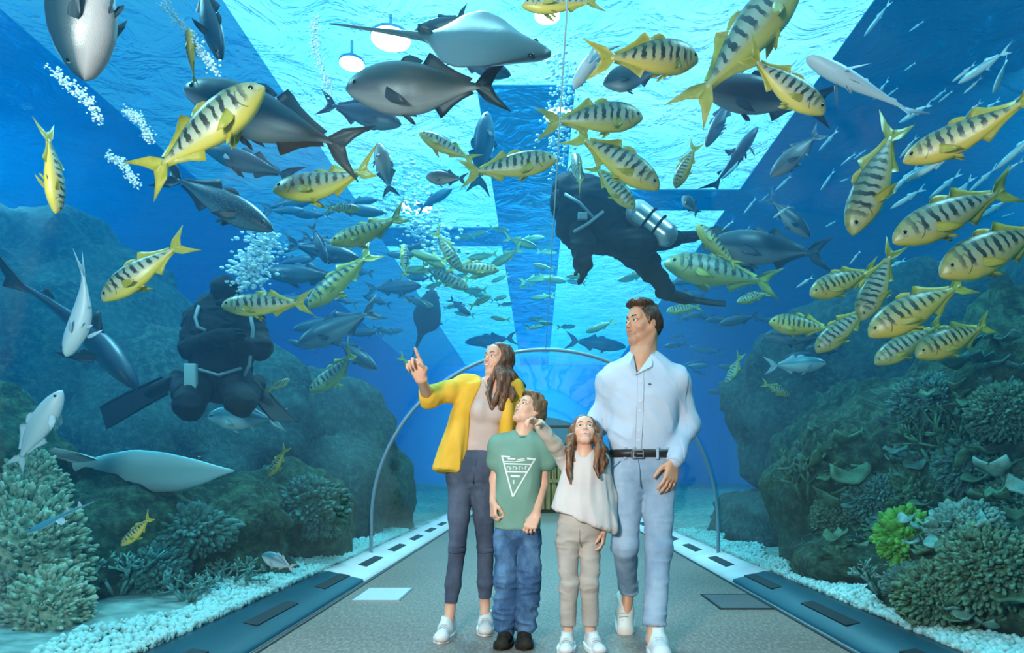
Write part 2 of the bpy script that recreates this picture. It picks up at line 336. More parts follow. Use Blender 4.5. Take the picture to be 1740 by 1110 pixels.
# ================================================================ smooth-union modelling: fields meshed by surface nets
def nv(v): v = np.asarray(v, dtype=np.float64); return v / np.linalg.norm(v)
def axis_grid(lo, hi, h, fine):
    """coordinates from lo to hi with step h, and a smaller step inside the intervals of `fine` (a, b, step)"""
    out = [lo]
    while out[-1] < hi:
        x = out[-1]; st = h
        for a, b, s in fine:
            if a - 0.004 <= x <= b: st = min(st, s)
        out.append(x + st)
    return np.array(out, dtype=np.float32)
class Field:
    def __init__(s, lo, hi, h=0.006, fine=()):
        """fine: list of (lo3, hi3, step) boxes with a closer grid"""
        s.ax = [axis_grid(lo[i], hi[i], h, [(a[i], b[i], st) for a, b, st in fine]) for i in range(3)]
        s.D = np.full([len(a) for a in s.ax], 1.0, dtype=np.float32)
    def _sub(s, lo, hi, pad):
        sl = []
        for i in range(3):
            a = np.searchsorted(s.ax[i], lo[i] - pad); b = np.searchsorted(s.ax[i], hi[i] + pad)
            sl.append(slice(a, max(b, a)))
        sl = tuple(sl)
        X = s.ax[0][sl[0]][:, None, None]; Y = s.ax[1][sl[1]][None, :, None]; Z = s.ax[2][sl[2]][None, None, :]
        return sl, X, Y, Z
    def _put(s, sl, d, k, sub):
        D = s.D[sl]
        if D.size == 0: return
        if sub:
            a, b = D, -d
            if k > 0:
                hh = np.maximum(k - np.abs(a - b), 0) / k; s.D[sl] = np.maximum(a, b) + hh * hh * k * 0.25
            else: s.D[sl] = np.maximum(a, b)
        else:
            if k > 0:
                hh = np.maximum(k - np.abs(D - d), 0) / k; s.D[sl] = np.minimum(D, d) - hh * hh * k * 0.25
            else: s.D[sl] = np.minimum(D, d)
    def rc(s, a, b, ra, rb=None, k=0.01, flat=None, sub=False):
        """round cone; flat = (axis, factor) makes it thinner along an axis across it"""
        rb = ra if rb is None else rb; a = np.asarray(a, float); b = np.asarray(b, float)
        R = max(ra, rb); lo = np.minimum(a, b) - R; hi = np.maximum(a, b) + R
        sl, X, Y, Z = s._sub(lo, hi, k + 0.02)
        ba = b - a; L2 = max(float(ba @ ba), 1e-9)
        px, py, pz = X - a[0], Y - a[1], Z - a[2]; sc = 1.0
        if flat is not None:
            n = nv(flat[0]); f = flat[1]; c = (px * n[0] + py * n[1] + pz * n[2]) * (1 / f - 1)
            px, py, pz = px + n[0] * c, py + n[1] * c, pz + n[2] * c; sc = f
        t = np.clip((px * ba[0] + py * ba[1] + pz * ba[2]) / L2, 0, 1)
        d = np.sqrt((px - t * ba[0]) ** 2 + (py - t * ba[1]) ** 2 + (pz - t * ba[2]) ** 2) - (ra + (rb - ra) * t)
        s._put(sl, (d * (sc if sc > 0.6 else 0.6)).astype(np.float32), k, sub); return s
    def chain(s, pts, rad, k=0.01, flat=None):
        for i in range(len(pts) - 1): s.rc(pts[i], pts[i+1], rad[i], rad[i+1], k, flat)
        return s
    def ell(s, c, r, R=None, k=0.01, sub=False):
        """ellipsoid with axes the rows of R"""
        c = np.asarray(c, float); r = np.asarray(r, float); R = np.eye(3) if R is None else np.asarray(R, float)
        ext = np.sqrt(((R * r[:, None]) ** 2).sum(0))
        sl, X, Y, Z = s._sub(c - ext, c + ext, k + 0.02)
        px, py, pz = X - c[0], Y - c[1], Z - c[2]; k0 = 0; k1 = 0
        for i in range(3):
            q = (px * R[i, 0] + py * R[i, 1] + pz * R[i, 2]) / r[i]; k0 = k0 + q * q; k1 = k1 + (q / r[i]) ** 2
        k0 = np.sqrt(k0); d = k0 * (k0 - 1) / np.maximum(np.sqrt(k1), 1e-6)
        s._put(sl, d.astype(np.float32), k, sub); return s
    def loft(s, rows, k=0.01, n=2.3, sub=False):
        """rows of (z, cx, cy, rx, ry), joined smoothly along z"""
        rows = sorted(rows); z = np.array([r[0] for r in rows]); A = np.array(rows)
        lo = (min(A[:, 1] - A[:, 3]), min(A[:, 2] - A[:, 4]), z[0]); hi = (max(A[:, 1] + A[:, 3]), max(A[:, 2] + A[:, 4]), z[-1])
        sl, X, Y, Z = s._sub(lo, hi, k + 0.02); zz = Z.ravel()
        def itp(col):
            dz = np.gradient(A[:, col], z); i = np.clip(np.searchsorted(z, zz) - 1, 0, len(z) - 2)
            h = z[i+1] - z[i]; t = np.clip((zz - z[i]) / h, 0, 1); t2, t3 = t * t, t ** 3
            return ((2*t3-3*t2+1)*A[i, col] + (t3-2*t2+t)*h*dz[i] + (-2*t3+3*t2)*A[i+1, col] + (t3-t2)*h*dz[i+1])[None, None, :]
        cx, cy, rx, ry = itp(1), itp(2), np.maximum(itp(3), 0.004), np.maximum(itp(4), 0.004)
        q = (np.abs((X - cx) / rx) ** n + np.abs((Y - cy) / ry) ** n) ** (1.0 / n)
        d = np.maximum((q - 1) * np.minimum(rx, ry), np.maximum(z[0] - Z, Z - z[-1]))
        s._put(sl, d.astype(np.float32), k, sub); return s
    def cut(s, p, nrm, k=0.0):
        """remove what lies on the side of the plane that nrm points to"""
        nrm = nv(nrm); X, Y, Z = s.ax[0][:, None, None], s.ax[1][None, :, None], s.ax[2][None, None, :]
        d = (X - p[0]) * nrm[0] + (Y - p[1]) * nrm[1] + (Z - p[2]) * nrm[2]
        if k > 0:
            hh = np.maximum(k - np.abs(s.D - d), 0) / k; s.D = np.maximum(s.D, d) + hh * hh * k * 0.25
        else: s.D = np.maximum(s.D, d)
        return s
    def meshdata(s):
        D = s.D; S = D < 0; nx, ny, nz = D.shape
        c = np.zeros((nx-1, ny-1, nz-1), dtype=np.uint8)
        for i in (0, 1):
            for j in (0, 1):
                for k in (0, 1): c += S[i:nx-1+i, j:ny-1+j, k:nz-1+k]
        act = np.argwhere((c > 0) & (c < 8)); I, J, K = act.T
        idx = np.full(c.shape, -1, dtype=np.int32); idx[I, J, K] = np.arange(len(act))
        co = [(i, j, k) for i in (0, 1) for j in (0, 1) for k in (0, 1)]
        vals = np.stack([D[I+i, J+j, K+k] for i, j, k in co], 1)
        pos = np.zeros((len(act), 3)); cnt = np.zeros(len(act))
        for a in range(8):
            for b in range(a + 1, 8):
                df = [co[a][t] != co[b][t] for t in range(3)]
                if sum(df) != 1: continue
                m = (vals[:, a] < 0) != (vals[:, b] < 0)
                den = np.where(np.abs(vals[:, a] - vals[:, b]) < 1e-9, 1e-9, vals[:, a] - vals[:, b]); t = np.where(m, vals[:, a] / den, 0)
                for x in range(3): pos[:, x] += np.where(m, co[a][x] + t * (co[b][x] - co[a][x]), 0)
                cnt += m
        pos /= cnt[:, None]
        V = np.empty_like(pos)
        for x, ii in enumerate((I, J, K)): V[:, x] = s.ax[x][ii] + pos[:, x] * (s.ax[x][ii + 1] - s.ax[x][ii])
        Q = []
        for ax in range(3):
            o = [1 if t == ax else 0 for t in range(3)]
            A = S[:nx - o[0], :ny - o[1], :nz - o[2]]; B = S[o[0]:, o[1]:, o[2]:]
            e = np.argwhere(A != B); u, v = [(1, 2), (2, 0), (0, 1)][ax]
            e = e[(e[:, u] > 0) & (e[:, v] > 0) & (e[:, u] < D.shape[u] - 1) & (e[:, v] < D.shape[v] - 1)]
            def cell(du, dv):
                q = e.copy(); q[:, u] -= du; q[:, v] -= dv; return idx[q[:, 0], q[:, 1], q[:, 2]]
            f = np.stack([cell(1, 1), cell(0, 1), cell(0, 0), cell(1, 0)], 1)
            ins = A[e[:, 0], e[:, 1], e[:, 2]]; f[~ins] = f[~ins][:, ::-1]; Q.append(f)
        return V, np.vstack(Q)
def vnormals(V, Q):
    n = np.cross(V[Q[:, 2]] - V[Q[:, 0]], V[Q[:, 3]] - V[Q[:, 1]]); N_ = np.zeros_like(V)
    for i in range(4): np.add.at(N_, Q[:, i], n)
    return N_ / np.maximum(np.linalg.norm(N_, axis=1), 1e-9)[:, None]
def relax(V, Q, it=1, w=0.5):
    for _ in range(it):
        A = np.zeros_like(V); c = np.zeros(len(V))
        for i in range(4):
            j = Q[:, (i + 1) % 4]; np.add.at(A, Q[:, i], V[j]); np.add.at(c, Q[:, i], 1); np.add.at(A, j, V[Q[:, i]]); np.add.at(c, j, 1)
        V = V * (1 - w) + w * A / c[:, None]
    return V
def fmesh(name, fld, mat, parent, disp=None, col=None, smooth_it=1):
    V, Q = fld.meshdata(); V = relax(V, Q, smooth_it, 0.4)
    if disp is not None: V = V + vnormals(V, Q) * disp(V)[:, None]
    return mesh(name, V, Q, mat, parent, True, None, None if col is None else col(V))
# ================================================================ people
def attr_col(n): return n('Attribute', attribute_name='Col').outputs['Color']
M_SKIN = principled('skin', attr_col, 0.48, 0.4, None, 0.0, **{'Subsurface Weight': 0.08, 'Subsurface Radius': (0.012, 0.005, 0.003)})
M_EYE = principled('eye', attr_col, 0.12, 0.6)
def m_hair(name, a, b):
    return principled(name, lambda n: n.ramp(n.noise(26, 3, n.mapping(n.coord(), (2.4, 2.4, 0.28)), 0.6, 0.6), [(0.32, a), (0.68, b)]), 0.42, 0.5,
                      lambda n: n.bump(n.noise(45, 2, n.mapping(n.coord(), (2.6, 2.6, 0.22)), 0.6, 0.5), 0.7, 0.006))
def m_cloth(name, a, b, scale=5, fine=260, strength=0.12, rough=0.85, spec=0.2):
    return principled(name, lambda n: n.mix(n.ramp(n.noise(scale, 4, n.coord()), [(0.35, (0, 0, 0)), (0.65, (1, 1, 1))]), a, b), rough, spec,
                      lambda n: n.bump(n.noise(fine, 2, n.coord()), strength, 0.002))
def m_denim(name, dark, light, scale=9, lo=0.4, hi=0.66):
    return principled(name, lambda n: n.mix(n.noise(180, 2, n.mapping(n.coord(), (1, 1, 3))), n.mix(n.ramp(n.noise(scale, 4, n.mapping(n.coord(), (1, 1, 0.55)), 0.6), [(lo, (0, 0, 0)), (hi, (1, 1, 1))]), dark, light), n.mix(0.5, dark, light)), 0.85, 0.15,
                      lambda n: n.bump(n.noise(300, 2, n.coord()), 0.12, 0.002))
def head_axes(f, roll=0.0):
    f = nv(f); r = nv(np.cross(f, (0, 0, 1))); u = np.cross(r, f)
    c, s_ = math.cos(roll), math.sin(roll); r, u = r * c + u * s_, u * c - r * s_
    return np.array([r, f, u])
class Head:
    def __init__(s, c, f, H, roll=0.0, female=False, child=False):
        s.c = np.asarray(c, float); s.A = head_axes(f, roll); s.H = H; s.fem = female; s.child = child
    def p(s, r, f, u): return s.c + s.H * (np.array([r, f, u]) @ s.A)
    def loc(s, V): return ((V - s.c) @ s.A.T) / s.H
    def sculpt(s, F_):
        H, A = s.H, s.A; E = lambda c, r, k=0.03, sub=False: F_.ell(s.p(*c), np.array(r) * H, A, k * H, sub)
        C = lambda a, b, ra, rb, k=0.04, sub=False, flat=None: F_.rc(s.p(*a), s.p(*b), ra * H, rb * H, k * H, flat, sub)
        jw = 0.215 if s.fem else 0.245
        if s.child: jw = 0.225
        E((0, -.07, .14), (.325, .40, .355), 0.0)
        E((0, .09, -.13), (.262 if not s.child else .275, .27, .32), .10)
        for m in (-1, 1):
            C((m*jw, -.03, -.14), (m*.07, .20, -.425), .09, .065, .08)
            E((m*.165, .22, -.11), (.105, .10, .10), .09)
            C((m*.20, .27, .085), (m*.03, .345, .075), .042, .038, .05)
        C((-.05, .245, -.415), (.05, .245, -.415), .078, .078, .08)
        E((0, .27, .20), (.22, .10, .16), .10)
        for m in (-1, 1): E((m*.140, .415, .005), (.088, .075, .060), .05, True)
        C((0, .325, .05), (0, .435 if not s.child else .405, -.115), .030, .040, .04)
        for m in (-1, 1): E((m*.042, .385, -.135), (.035, .042, .030), .03)
        C((0, .40, -.135), (0, .395, -.140), .03, .03, .03)
        E((0, .315, -.255), (.13, .06, .09), .06)
        E((0, .352, -.232), (.098, .040, .024), .02); E((0, .345, -.280), (.080, .042, .028), .02)
        for m in (-1, 1):
            E((m*.325, -.05, -.02), (.028, .075, .110), .025)
            E((m*.352, -.03, -.01), (.016, .035, .060), .02, True)
        for m in (-1, 1):   # lids round the eyeballs
            E((m*.140, .315, .002), (.070, .055, .062), .02)
            E((m*.140, .372, -.004), (.052, .030, .024), .012, True)
    def details(s, parent, iris, brow_mat, smile=0.0):
        H = s.H
        for m in (-1, 1):
            c = s.p(m*.140, .318, -.004); r = .056 * H; n = 14
            V = [c + r * (s.A[0]*math.sin(t)*math.cos(q) + s.A[2]*math.sin(t)*math.sin(q) + s.A[1]*math.cos(t)) for t in np.linspace(0.02, math.pi, n) for q in np.linspace(0, 2*math.pi, 16, endpoint=False)]
            Fs = np.array([(i*16+j, i*16+(j+1) % 16, (i+1)*16+(j+1) % 16, (i+1)*16+j) for i in range(n-1) for j in range(16)])
            t = np.repeat(np.linspace(0.02, math.pi, n), 16)[:, None]
            col = np.where(t < 0.26, (0.005, 0.005, 0.005), np.where(t < 0.55, iris, (0.78, 0.76, 0.74)))
            mesh('eyeball', V, Fs, M_EYE, parent, True, None, col)
        for m in (-1, 1):
            b = MB(); P = [s.p(m*x, y, z) for x, y, z in ((.055, .388, .088), (.11, .385, .112), (.17, .345, .112), (.225, .285, .082))]
            b.tube(P, [.012*H, .017*H, .014*H, .006*H], 6); b.build('eyebrow', brow_mat, parent, True)
def skin_color(hd, base, lip, cheek=0.25, stubble=None):
    def f(V):
        L = hd.loc(V); c = np.tile(np.array(base, float), (len(V), 1))
        nz = vnoise(V, 22, 4, 2)[:, None]; c *= 1 + 0.05 * nz
        def blend(mask, col): 
            nonlocal c
            c = c * (1 - mask[:, None]) + np.array(col) * mask[:, None]
        g = lambda p, r: np.exp(-(((L - np.array(p)) / np.array(r)) ** 2).sum(1))
        red = np.array(base) * (1.02, 0.72, 0.68)
        for m in (-1, 1):
            blend(cheek * g((m*.17, .27, -.13), (.10, .2, .09)), red); blend(cheek * 0.9 * g((m*.33, -.05, -.02), (.05, .1, .12)), red)
        blend(cheek * g((0, .44, -.12), (.06, .1, .05)), red)
        if stubble is not None:
            s_ = np.clip((-.13 - L[:, 2]) / .08, 0, 1) * np.clip((L[:, 1] + .10) / .10, 0, 1) * np.clip((L[:, 2] + .60) / .1, 0, 1)
            blend(stubble * s_, np.array(base) * 0.55)
        up = np.clip(1.25 - ((L[:, 0] / .115) ** 2 + ((L[:, 2] + .236) / .030) ** 2), 0, 1) * (L[:, 1] > .27)
        lo = np.clip(1.25 - ((L[:, 0] / .095) ** 2 + ((L[:, 2] + .282) / .034) ** 2), 0, 1) * (L[:, 1] > .27)
        blend(np.maximum(up, lo) * 0.85, lip)
        ln = np.exp(-((L[:, 2] + .256 - 0.35 * L[:, 0] ** 2) / .008) ** 2) * (np.abs(L[:, 0]) < .105) * (L[:, 1] > .27)
        blend(ln * 0.75, np.array(lip) * 0.25)
        for m in (-1, 1):  # lash line
            e = np.exp(-(((L[:, 0] - m*.14) / .075) ** 4 + ((L[:, 2] - .026) / .013) ** 2)) * (L[:, 1] > .25)
            blend(e * 0.75, (0.03, 0.018, 0.012))
            nn_ = np.exp(-(((L[:, 0] - m*.028) / .016) ** 2 + ((L[:, 2] + .163) / .010) ** 2)) * (L[:, 1] > .32)
            blend(nn_ * 0.7, np.array(base) * 0.25)
        return c
    return f
def smile(F_, hd, w=0.10, k=0.02): pass
def hand(F_, w, d, n, s, L, curl=(0.25, 0.25, 0.28, 0.32), thumb=0.35, spread=0.10, k=0.007):
    """w wrist, d towards the fingers, n where the palm faces, s towards the thumb, L hand length"""
    w = np.asarray(w, float); d = nv(d); n = nv(np.asarray(n) - d * np.dot(n, d)); sg = nv(np.asarray(s) - d * np.dot(s, d) - n * np.dot(s, n))
    q = L / 0.19; hw = 0.040 * q
    off = (0.82, 0.28, -0.27, -0.80); pl = (0.096, 0.099, 0.094, 0.086); fl = (0.074, 0.082, 0.075, 0.058); fr = (0.0088, 0.0090, 0.0085, 0.0074)
    for i in range(4):
        a = w + sg * off[i] * hw * 0.62; b = w + d * pl[i] * q + sg * off[i] * hw
        F_.rc(a, b, 0.0150 * q, 0.0125 * q, 0.014 * q, (n, 0.85))
        p = b; ang = 0.0; side = off[i] * spread; segs = (0.46, 0.31, 0.23); r = fr[i] * q
        c = curl[i] if hasattr(curl[i], '__len__') else (curl[i], curl[i] * 1.25, curl[i] * 0.8)
        for j in range(3):
            ang += c[j]; dr = nv(d * math.cos(ang) + n * math.sin(ang) + sg * side * math.cos(ang)); e = p + dr * fl[i] * q * segs[j]
            F_.rc(p, e, r, r * 0.91, k if j else 0.008 * q); p = e; r *= 0.91
    a = w + d * 0.022 * q + sg * 0.018 * q + n * 0.006 * q
    t1 = nv(sg * 0.75 + d * 0.70 + n * 0.25); b = a + t1 * 0.050 * q
    t2 = nv(d * 0.88 + sg * (0.42 - thumb) + n * (0.2 + thumb)); c_ = b + t2 * 0.034 * q; t3 = nv(d * 0.85 + sg * (0.25 - thumb) + n * (0.25 + thumb)); e = c_ + t3 * 0.026 * q
    F_.rc(a, b, 0.0165 * q, 0.0120 * q, 0.012 * q); F_.rc(b, c_, 0.0112 * q, 0.0100 * q, 0.006); F_.rc(c_, e, 0.0098 * q, 0.0080 * q, 0.005)
def folds(amp, sx, sz, seed, where=None):
    def f(V):
        d = vnoise(V * np.array([sx, sx, sz]), 1.0, seed, 2)
        r = 1 - np.abs(d) * 2.2
        a = amp if where is None else amp * where(V)
        return a * r
    return f
def shoe(parent, heel, ang, L, wid, mu, ms, ml, lift=0.0, collar=0.085, name='shoe'):
    """heel: middle of the heel on the ground; ang: direction of the toe; lift: pitch with the heel raised"""
    q = L / 0.28
    F_ = Field((-0.06*q, -wid, -0.01), (L + 0.03, wid, collar + 0.05), 0.0055)
    for a, b, ra, rb in (((0.035*q, 0, .045*q), (0.12*q, 0, .042*q), .040*q, .040*q), ((0.10*q, 0, .040*q), (0.225*q, 0.004, .032*q), .043*q, .036*q)):
        F_.rc(a, b, ra * wid / .05, rb * wid / .05, 0.02)
    F_.rc((0.04*q, 0, .05*q), (0.052*q, 0, collar), .042*q, .041*q, 0.02); F_.rc((0.13*q, 0, 0.05*q), (0.085*q, 0, collar - .012*q), .034*q, .030*q, 0.03)
    F_.ell((0.235*q, 0.003, 0.026*q), (0.045*q, wid * 0.82, 0.030*q), None, 0.02)
    F_.cut((0, 0, 0.006), (0, 0, -1)); F_.cut((0.03*q, 0, collar - .012*q), (-0.10, 0, 1), 0.006)
    o = fmesh(name, F_, mu, parent)
    n = 20; prof = []
    for i in range(n + 1):
        t = i / n; x = -0.012*q + (L + 0.005) * t; wv_ = wid * (0.74 + 0.34 * math.sin(math.pi * min(t * 1.05, 1)) ** 1.0 * (0.55 + 0.6 * t)) * min(1, (t / .07) ** 0.5 if t < .07 else 1) * min(1, ((1 - t) / .14) ** 0.5 if t > .86 else 1)
        prof.append((x, max(wv_, 0.006)))
    loop = [(x, -w_) for x, w_ in prof] + [(x, w_) for x, w_ in prof[::-1]]
    m_ = len(loop); V = [(x, y, 0.0) for x, y in loop] + [(x * 1.0, y, 0.026*q) for x, y in loop]
    Fs = [tuple(range(m_))[::-1], tuple(range(m_, 2*m_))] + [(i, (i+1) % m_, m_+(i+1) % m_, m_+i) for i in range(m_)]
    so = mesh('sole', V, Fs, ms, o, False)
    b = MB()
    for i in range(5):
        t = i / 4; x = (0.120 + 0.075 * t) * q; z = (0.097 - 0.024 * t) * q * (0.93 + 0.05 * wid / .05)
        b.tube([(x, -0.026*q, z - .012*q), (x + .003, -0.012*q, z), (x + .004, 0.012*q, z), (x, 0.026*q, z - .012*q)], 0.0034*q, 6)
    b.build('laces', ml, o, True)
    M = Matrix.Translation(Vector(heel)) @ Matrix.Rotation(ang, 4, 'Z')
    if lift: M = M @ Matrix.Translation((L * 0.78, 0, 0)) @ Matrix.Rotation(lift, 4, 'Y') @ Matrix.Translation((-L * 0.78, 0, 0))
    o.matrix_local = M
    return o
def hair_cap(F_, hd, grow=0.035, hairline=0.045, nape=-0.30, face_n=(0, .825, -.565)):
    H, A = hd.H, hd.A
    F_.ell(hd.p(0, -.07, .14), np.array((.325 + grow, .40 + grow, .355 + grow)) * H, A, 0)
    F_.rc(hd.p(0, -.30, .05), hd.p(0, -.25, -.2), .22 * H, .17 * H, 0.03)
    n = np.array(face_n) @ A
    F_.cut(hd.c + n * hairline * H, n, 0.012)
    F_.cut(hd.p(0, 0, nape), -A[2], 0.012)
M_SOLEW = principled('white_sole', (0.78, 0.78, 0.76), 0.5)
M_SHOEW = principled('white_leather', lambda n: n.mix(n.noise(30, 2, n.coord()), (0.62, 0.62, 0.61), (0.72, 0.72, 0.71)), 0.45)
M_LACE = principled('white_lace', (0.45, 0.46, 0.47), 0.8)
M_SHOEB = m_cloth('dark_suede', (0.018, 0.014, 0.010), (0.035, 0.028, 0.02), 20)
M_SOLEB = principled('dark_sole', (0.012, 0.010, 0.008), 0.6)
def person(px, by, label):
    bx = (px - VX) / F * by
    e = empty('person', (bx, by, 0), label, 'person')
    base = np.array((bx, by, 0.0))
    def J(px, py, dy=0.0): return np.array(W(px, py, by + dy)) - base
    def rows(R, dy=0.0):
        out = []
        for r in R:
            py, cx, rx, ry = r[:4]; p = J(cx, py); out.append((p[2], p[0], (r[4] if len(r) > 4 else 0.0) + dy, rx, ry))
        return out
    return e, J, rows
def grow(R, d): return [(r[0], r[1], r[2] + d, r[3] + d) + tuple(r[4:]) for r in R]
def shrink_rows(rws, d): return [(z, x, y, max(rx - d, .02), max(ry - d, .02)) for z, x, y, rx, ry in rws]

# ---------------------------------------------------------------- the man
def build_man():
    e, J, rows = person(1092, 3.5, 'man in pale blue shirt and light jeans striding with his head turned aside')
    hd = Head(J(1092, 552), (-.86, -.50, .12), 0.232)
    T = rows([(598,1094,.066,.058,.01), (606,1094,.100,.072), (615,1094,.142,.086), (626,1094,.182,.098), (642,1094,.198,.110), (666,1094,.196,.122), (695,1093,.184,.124), (730,1092,.176,.116), (758,1091,.172,.112), (772,1091,.168,.110)])
    P = rows([(766,1091,.166,.108), (785,1091,.172,.112), (802,1092,.176,.112), (818,1092,.172,.098), (832,1092,.150,.070), (840,1092,.11,.04)])
    shL, elL, wrL = J(1041, 648), J(1025, 706, .06), J(1000, 748, .03)
    shR, elR, wrR = J(1148, 648), J(1169, 722, .05), J(1146, 783, -.10)
    hipR, knR, anR = J(1119, 806), J(1119, 932, -.06), J(1112, 1060, -.16)
    hipL, knL, anL = J(1065, 806), J(1062, 930, -.02), J(1068, 1002, .27)
    fine = [(hd.c - .17, hd.c + .17, .003), (np.minimum(wrR, J(1130, 845, -.14)) - .05, np.maximum(wrR, J(1130, 845, -.14)) + .05, .0036)]
    B = Field((-.36, -.32, -.02), (.36, .42, 1.86), .0065, fine)
    B.loft(shrink_rows(T, .02), 0); B.loft(shrink_rows(P, .02), .02)
    for a, b, c in ((shL, elL, wrL), (shR, elR, wrR)): B.chain([a, b, c], [.048, .040, .026], .02)
    for a, b, c in ((hipR, knR, anR), (hipL, knL, anL)): B.chain([a, b, c], [.070, .050, .036], .02)
    B.chain([anR, J(1108, 1092, -.24)], [.035, .03]); B.chain([anL, J(1062, 1055, .22)], [.035, .028])
    B.rc(J(1092, 622, .005), hd.p(0, -.11, -.25), .070, .066, .04); B.rc(J(1092, 622), hd.p(0, .04, -.38), .052, .040, .04)
    B.rc(J(1091, 606, -.03), J(1086, 640, -.062), .052, .030, .02)
    for m in (-1, 1): B.rc(hd.p(m*.26, -.12, -.18), J(1087, 622, -.06), .018, .018, .02)
    hd.sculpt(B)
    hand(B, wrR, J(1134, 838, -.15) - wrR, (-.55, .75, -.1), (-.5, -.6, -.1), .205, (.22, .25, .28, .30), .10, .22)
    hand(B, wrL, (-.75, -.12, -.55), (-.2, -.9, -.2), (-.3, -.2, .8), .20, (.2, .2, .2, .25))
    sk = fmesh('body', B, M_SKIN, e, None, skin_color(hd, (.62, .32, .19), (.52, .19, .14), .3, .40))
    MB_ = m_hair('brown_hair_short', (.028, .014, .008), (.10, .055, .03))
    hd.details(sk, (.10, .06, .03), MB_)
    Hf = Field(hd.c - .19, hd.c + .19, .004); hair_cap(Hf, hd, .022, .075, -.24)
    for q, (r, f, u, k_) in enumerate(((-.16, .22, .44, .10), (0, .26, .47, .11), (.16, .22, .45, .10), (-.1, .02, .50, .13), (.12, .0, .50, .13), (0, -.2, .47, .15), (0, .10, .50, .12))):
        Hf.ell(hd.p(r, f, u), np.array((.15, .17, .095)) * hd.H, hd.A, .02)
    for m in (-1, 1): Hf.rc(hd.p(m*.325, .06, .12), hd.p(m*.325, .055, -.06), .022 * hd.H, .012 * hd.H, .008)
    nh = np.array((0, .825, -.565)) @ hd.A
    fmesh('hair', Hf, MB_, e, lambda V: .0045 * vnoise(V * np.array([1, 1, .35]), 90, 5, 2))
    # shirt with collar, placket and buttons
    M_SH = m_cloth('pale_blue_cotton', (.42, .53, .66), (.52, .62, .73), 4)
    S = Field((-.40, -.26, .84), (.40, .26, 1.58), .006)
    S.loft(T, 0, 2.4)
    S.chain([shL + (.02, 0, .0), shL, elL, wrL], [.064, .066, .056, .044], .05); S.chain([shR - (.02, 0, 0), shR, elR, wrR + (elR - wrR) * .06], [.064, .066, .053, .043], .05)
    v0, v1 = J(1081, 634, -.13), J(1090, 600, -.06)
    S.rc(J(1082, 638, -.115), J(1092, 598, -.045), .014, .066, .006, None, True)
    def wsh(V):
        d = np.minimum(np.linalg.norm(V - elR, axis=1), np.linalg.norm(V - elL, axis=1)); w = np.clip(1 - d / .15, .0, 1)
        wl = np.clip(1 - np.abs(V[:, 2] - .93) / .20, 0, 1); return .55 + .8 * np.maximum(w, wl * .8)
    zb = J(1091, 768)[2]
    so = fmesh('shirt', S, M_SH, e, lambda V: np.where(np.abs(V[:, 0]) < .19, np.clip((V[:, 2] - zb) / .10, 0, 1), 1) * folds(.017, 5.5, 10, 11, wsh)(V + np.outer(V[:, 0] * .8, (0, 0, 1))))
    b = MB(); top = J(1083, 640, -.12); pts = []
    for t in np.linspace(0, 1, 9):
        z = J(1083, 638 + (766 - 638) * t)[2]; x = J(1082.5 - 3.5 * t, 700)[0]
        r_ = np.interp(z, [q[0] for q in sorted(T)], [q[4] for q in sorted(T)]); rx = np.interp(z, [q[0] for q in sorted(T)], [q[3] for q in sorted(T)])
        pts.append((x, -r_ * (1 - abs(x / rx) ** 2.4) ** (1 / 2.4) - .003, z))
    from mathutils.bvhtree import BVHTree
    bvs = BVHTree.FromPolygons([v.co[:] for v in so.data.vertices], [p.vertices[:] for p in so.data.polygons])
    def fr(x, z, y):
        h = bvs.ray_cast(Vector((x, -.6, z)), Vector((0, 1, 0))); return h[0].y if h[0] else y
    pts = [(x, min(fr(x, z, y), fr(x - .014, z, y), fr(x + .014, z, y)) - .003, z) for x, y, z in pts]
    V = []
    for x, y, z in pts: V += [(x - .016, y, z), (x + .016, y - .001, z), (x + .016, y + .012, z), (x - .016, y + .012, z)]
    Fs = [(i*4+k, i*4+(k+1) % 4, i*4+4+(k+1) % 4, i*4+4+k) for i in range(8) for k in range(4)] + [(0, 3, 2, 1), (32, 33, 34, 35)]
    mesh('placket', V, Fs, M_SH, so, False)
    M_SEAMS = principled('shirt_seam', (.26, .34, .45), .9)
    for k in (-1, 1): MB().tube([(x + k * .0165, y + .001, z) for x, y, z in pts], .0016, 5).build('seam', M_SEAMS, so, True)
    M_BTN = principled('shell_button', (.72, .74, .76), .3)
    for i in (1, 3, 4, 6, 7):
        x, y, z = pts[i]; MB().tube([(x, y - .004, z), (x, y - .0005, z)], .0055, 10).build('button', M_BTN, so)
    for m, (A0, A1, A2, A3) in ((-1, (J(1081, 636, -.128), J(1069, 619, -.122), J(1068, 601, -.035), J(1075, 603, -.08))), (1, (J(1083, 636, -.128), J(1108, 623, -.118), J(1118, 598, -.025), J(1107, 602, -.07)))):
        q = [np.array(A0), np.array(A1), np.array(A2), np.array(A3)]; nrm = nv(np.cross(q[1] - q[0], q[3] - q[0])); nrm = nrm if nrm[1] < 0 else -nrm
        V = [v + nrm * .004 for v in q] + [v - nrm * .008 for v in q]
        mesh('collar', V, [(0,1,2,3),(7,6,5,4),(0,4,5,1),(1,5,6,2),(2,6,7,3),(3,7,4,0)], M_SH, so, False)
    Cb = Field(J(1122, 622) - .16, J(1092, 596) + .2, .005)
    Cb.rc(J(1093, 612, .012), J(1096, 601, .02), .078, .074, 0); Cb.rc(J(1092, 618), J(1096, 585, .015), .066, .066, .004, None, True); Cb.cut(J(1085, 606, -.005), (-.25, -1, -.1)); Cb.cut(J(1096, 599), (0.0, -.25, 1))
    fmesh('collar', Cb, M_SH, so)
    MB().box((-.006, -.0045, -.004), (.006, .0, .004)).build('emblem', principled('navy_thread', (.06, .10, .25), .7), so).location = J(1104, 653, -.128)
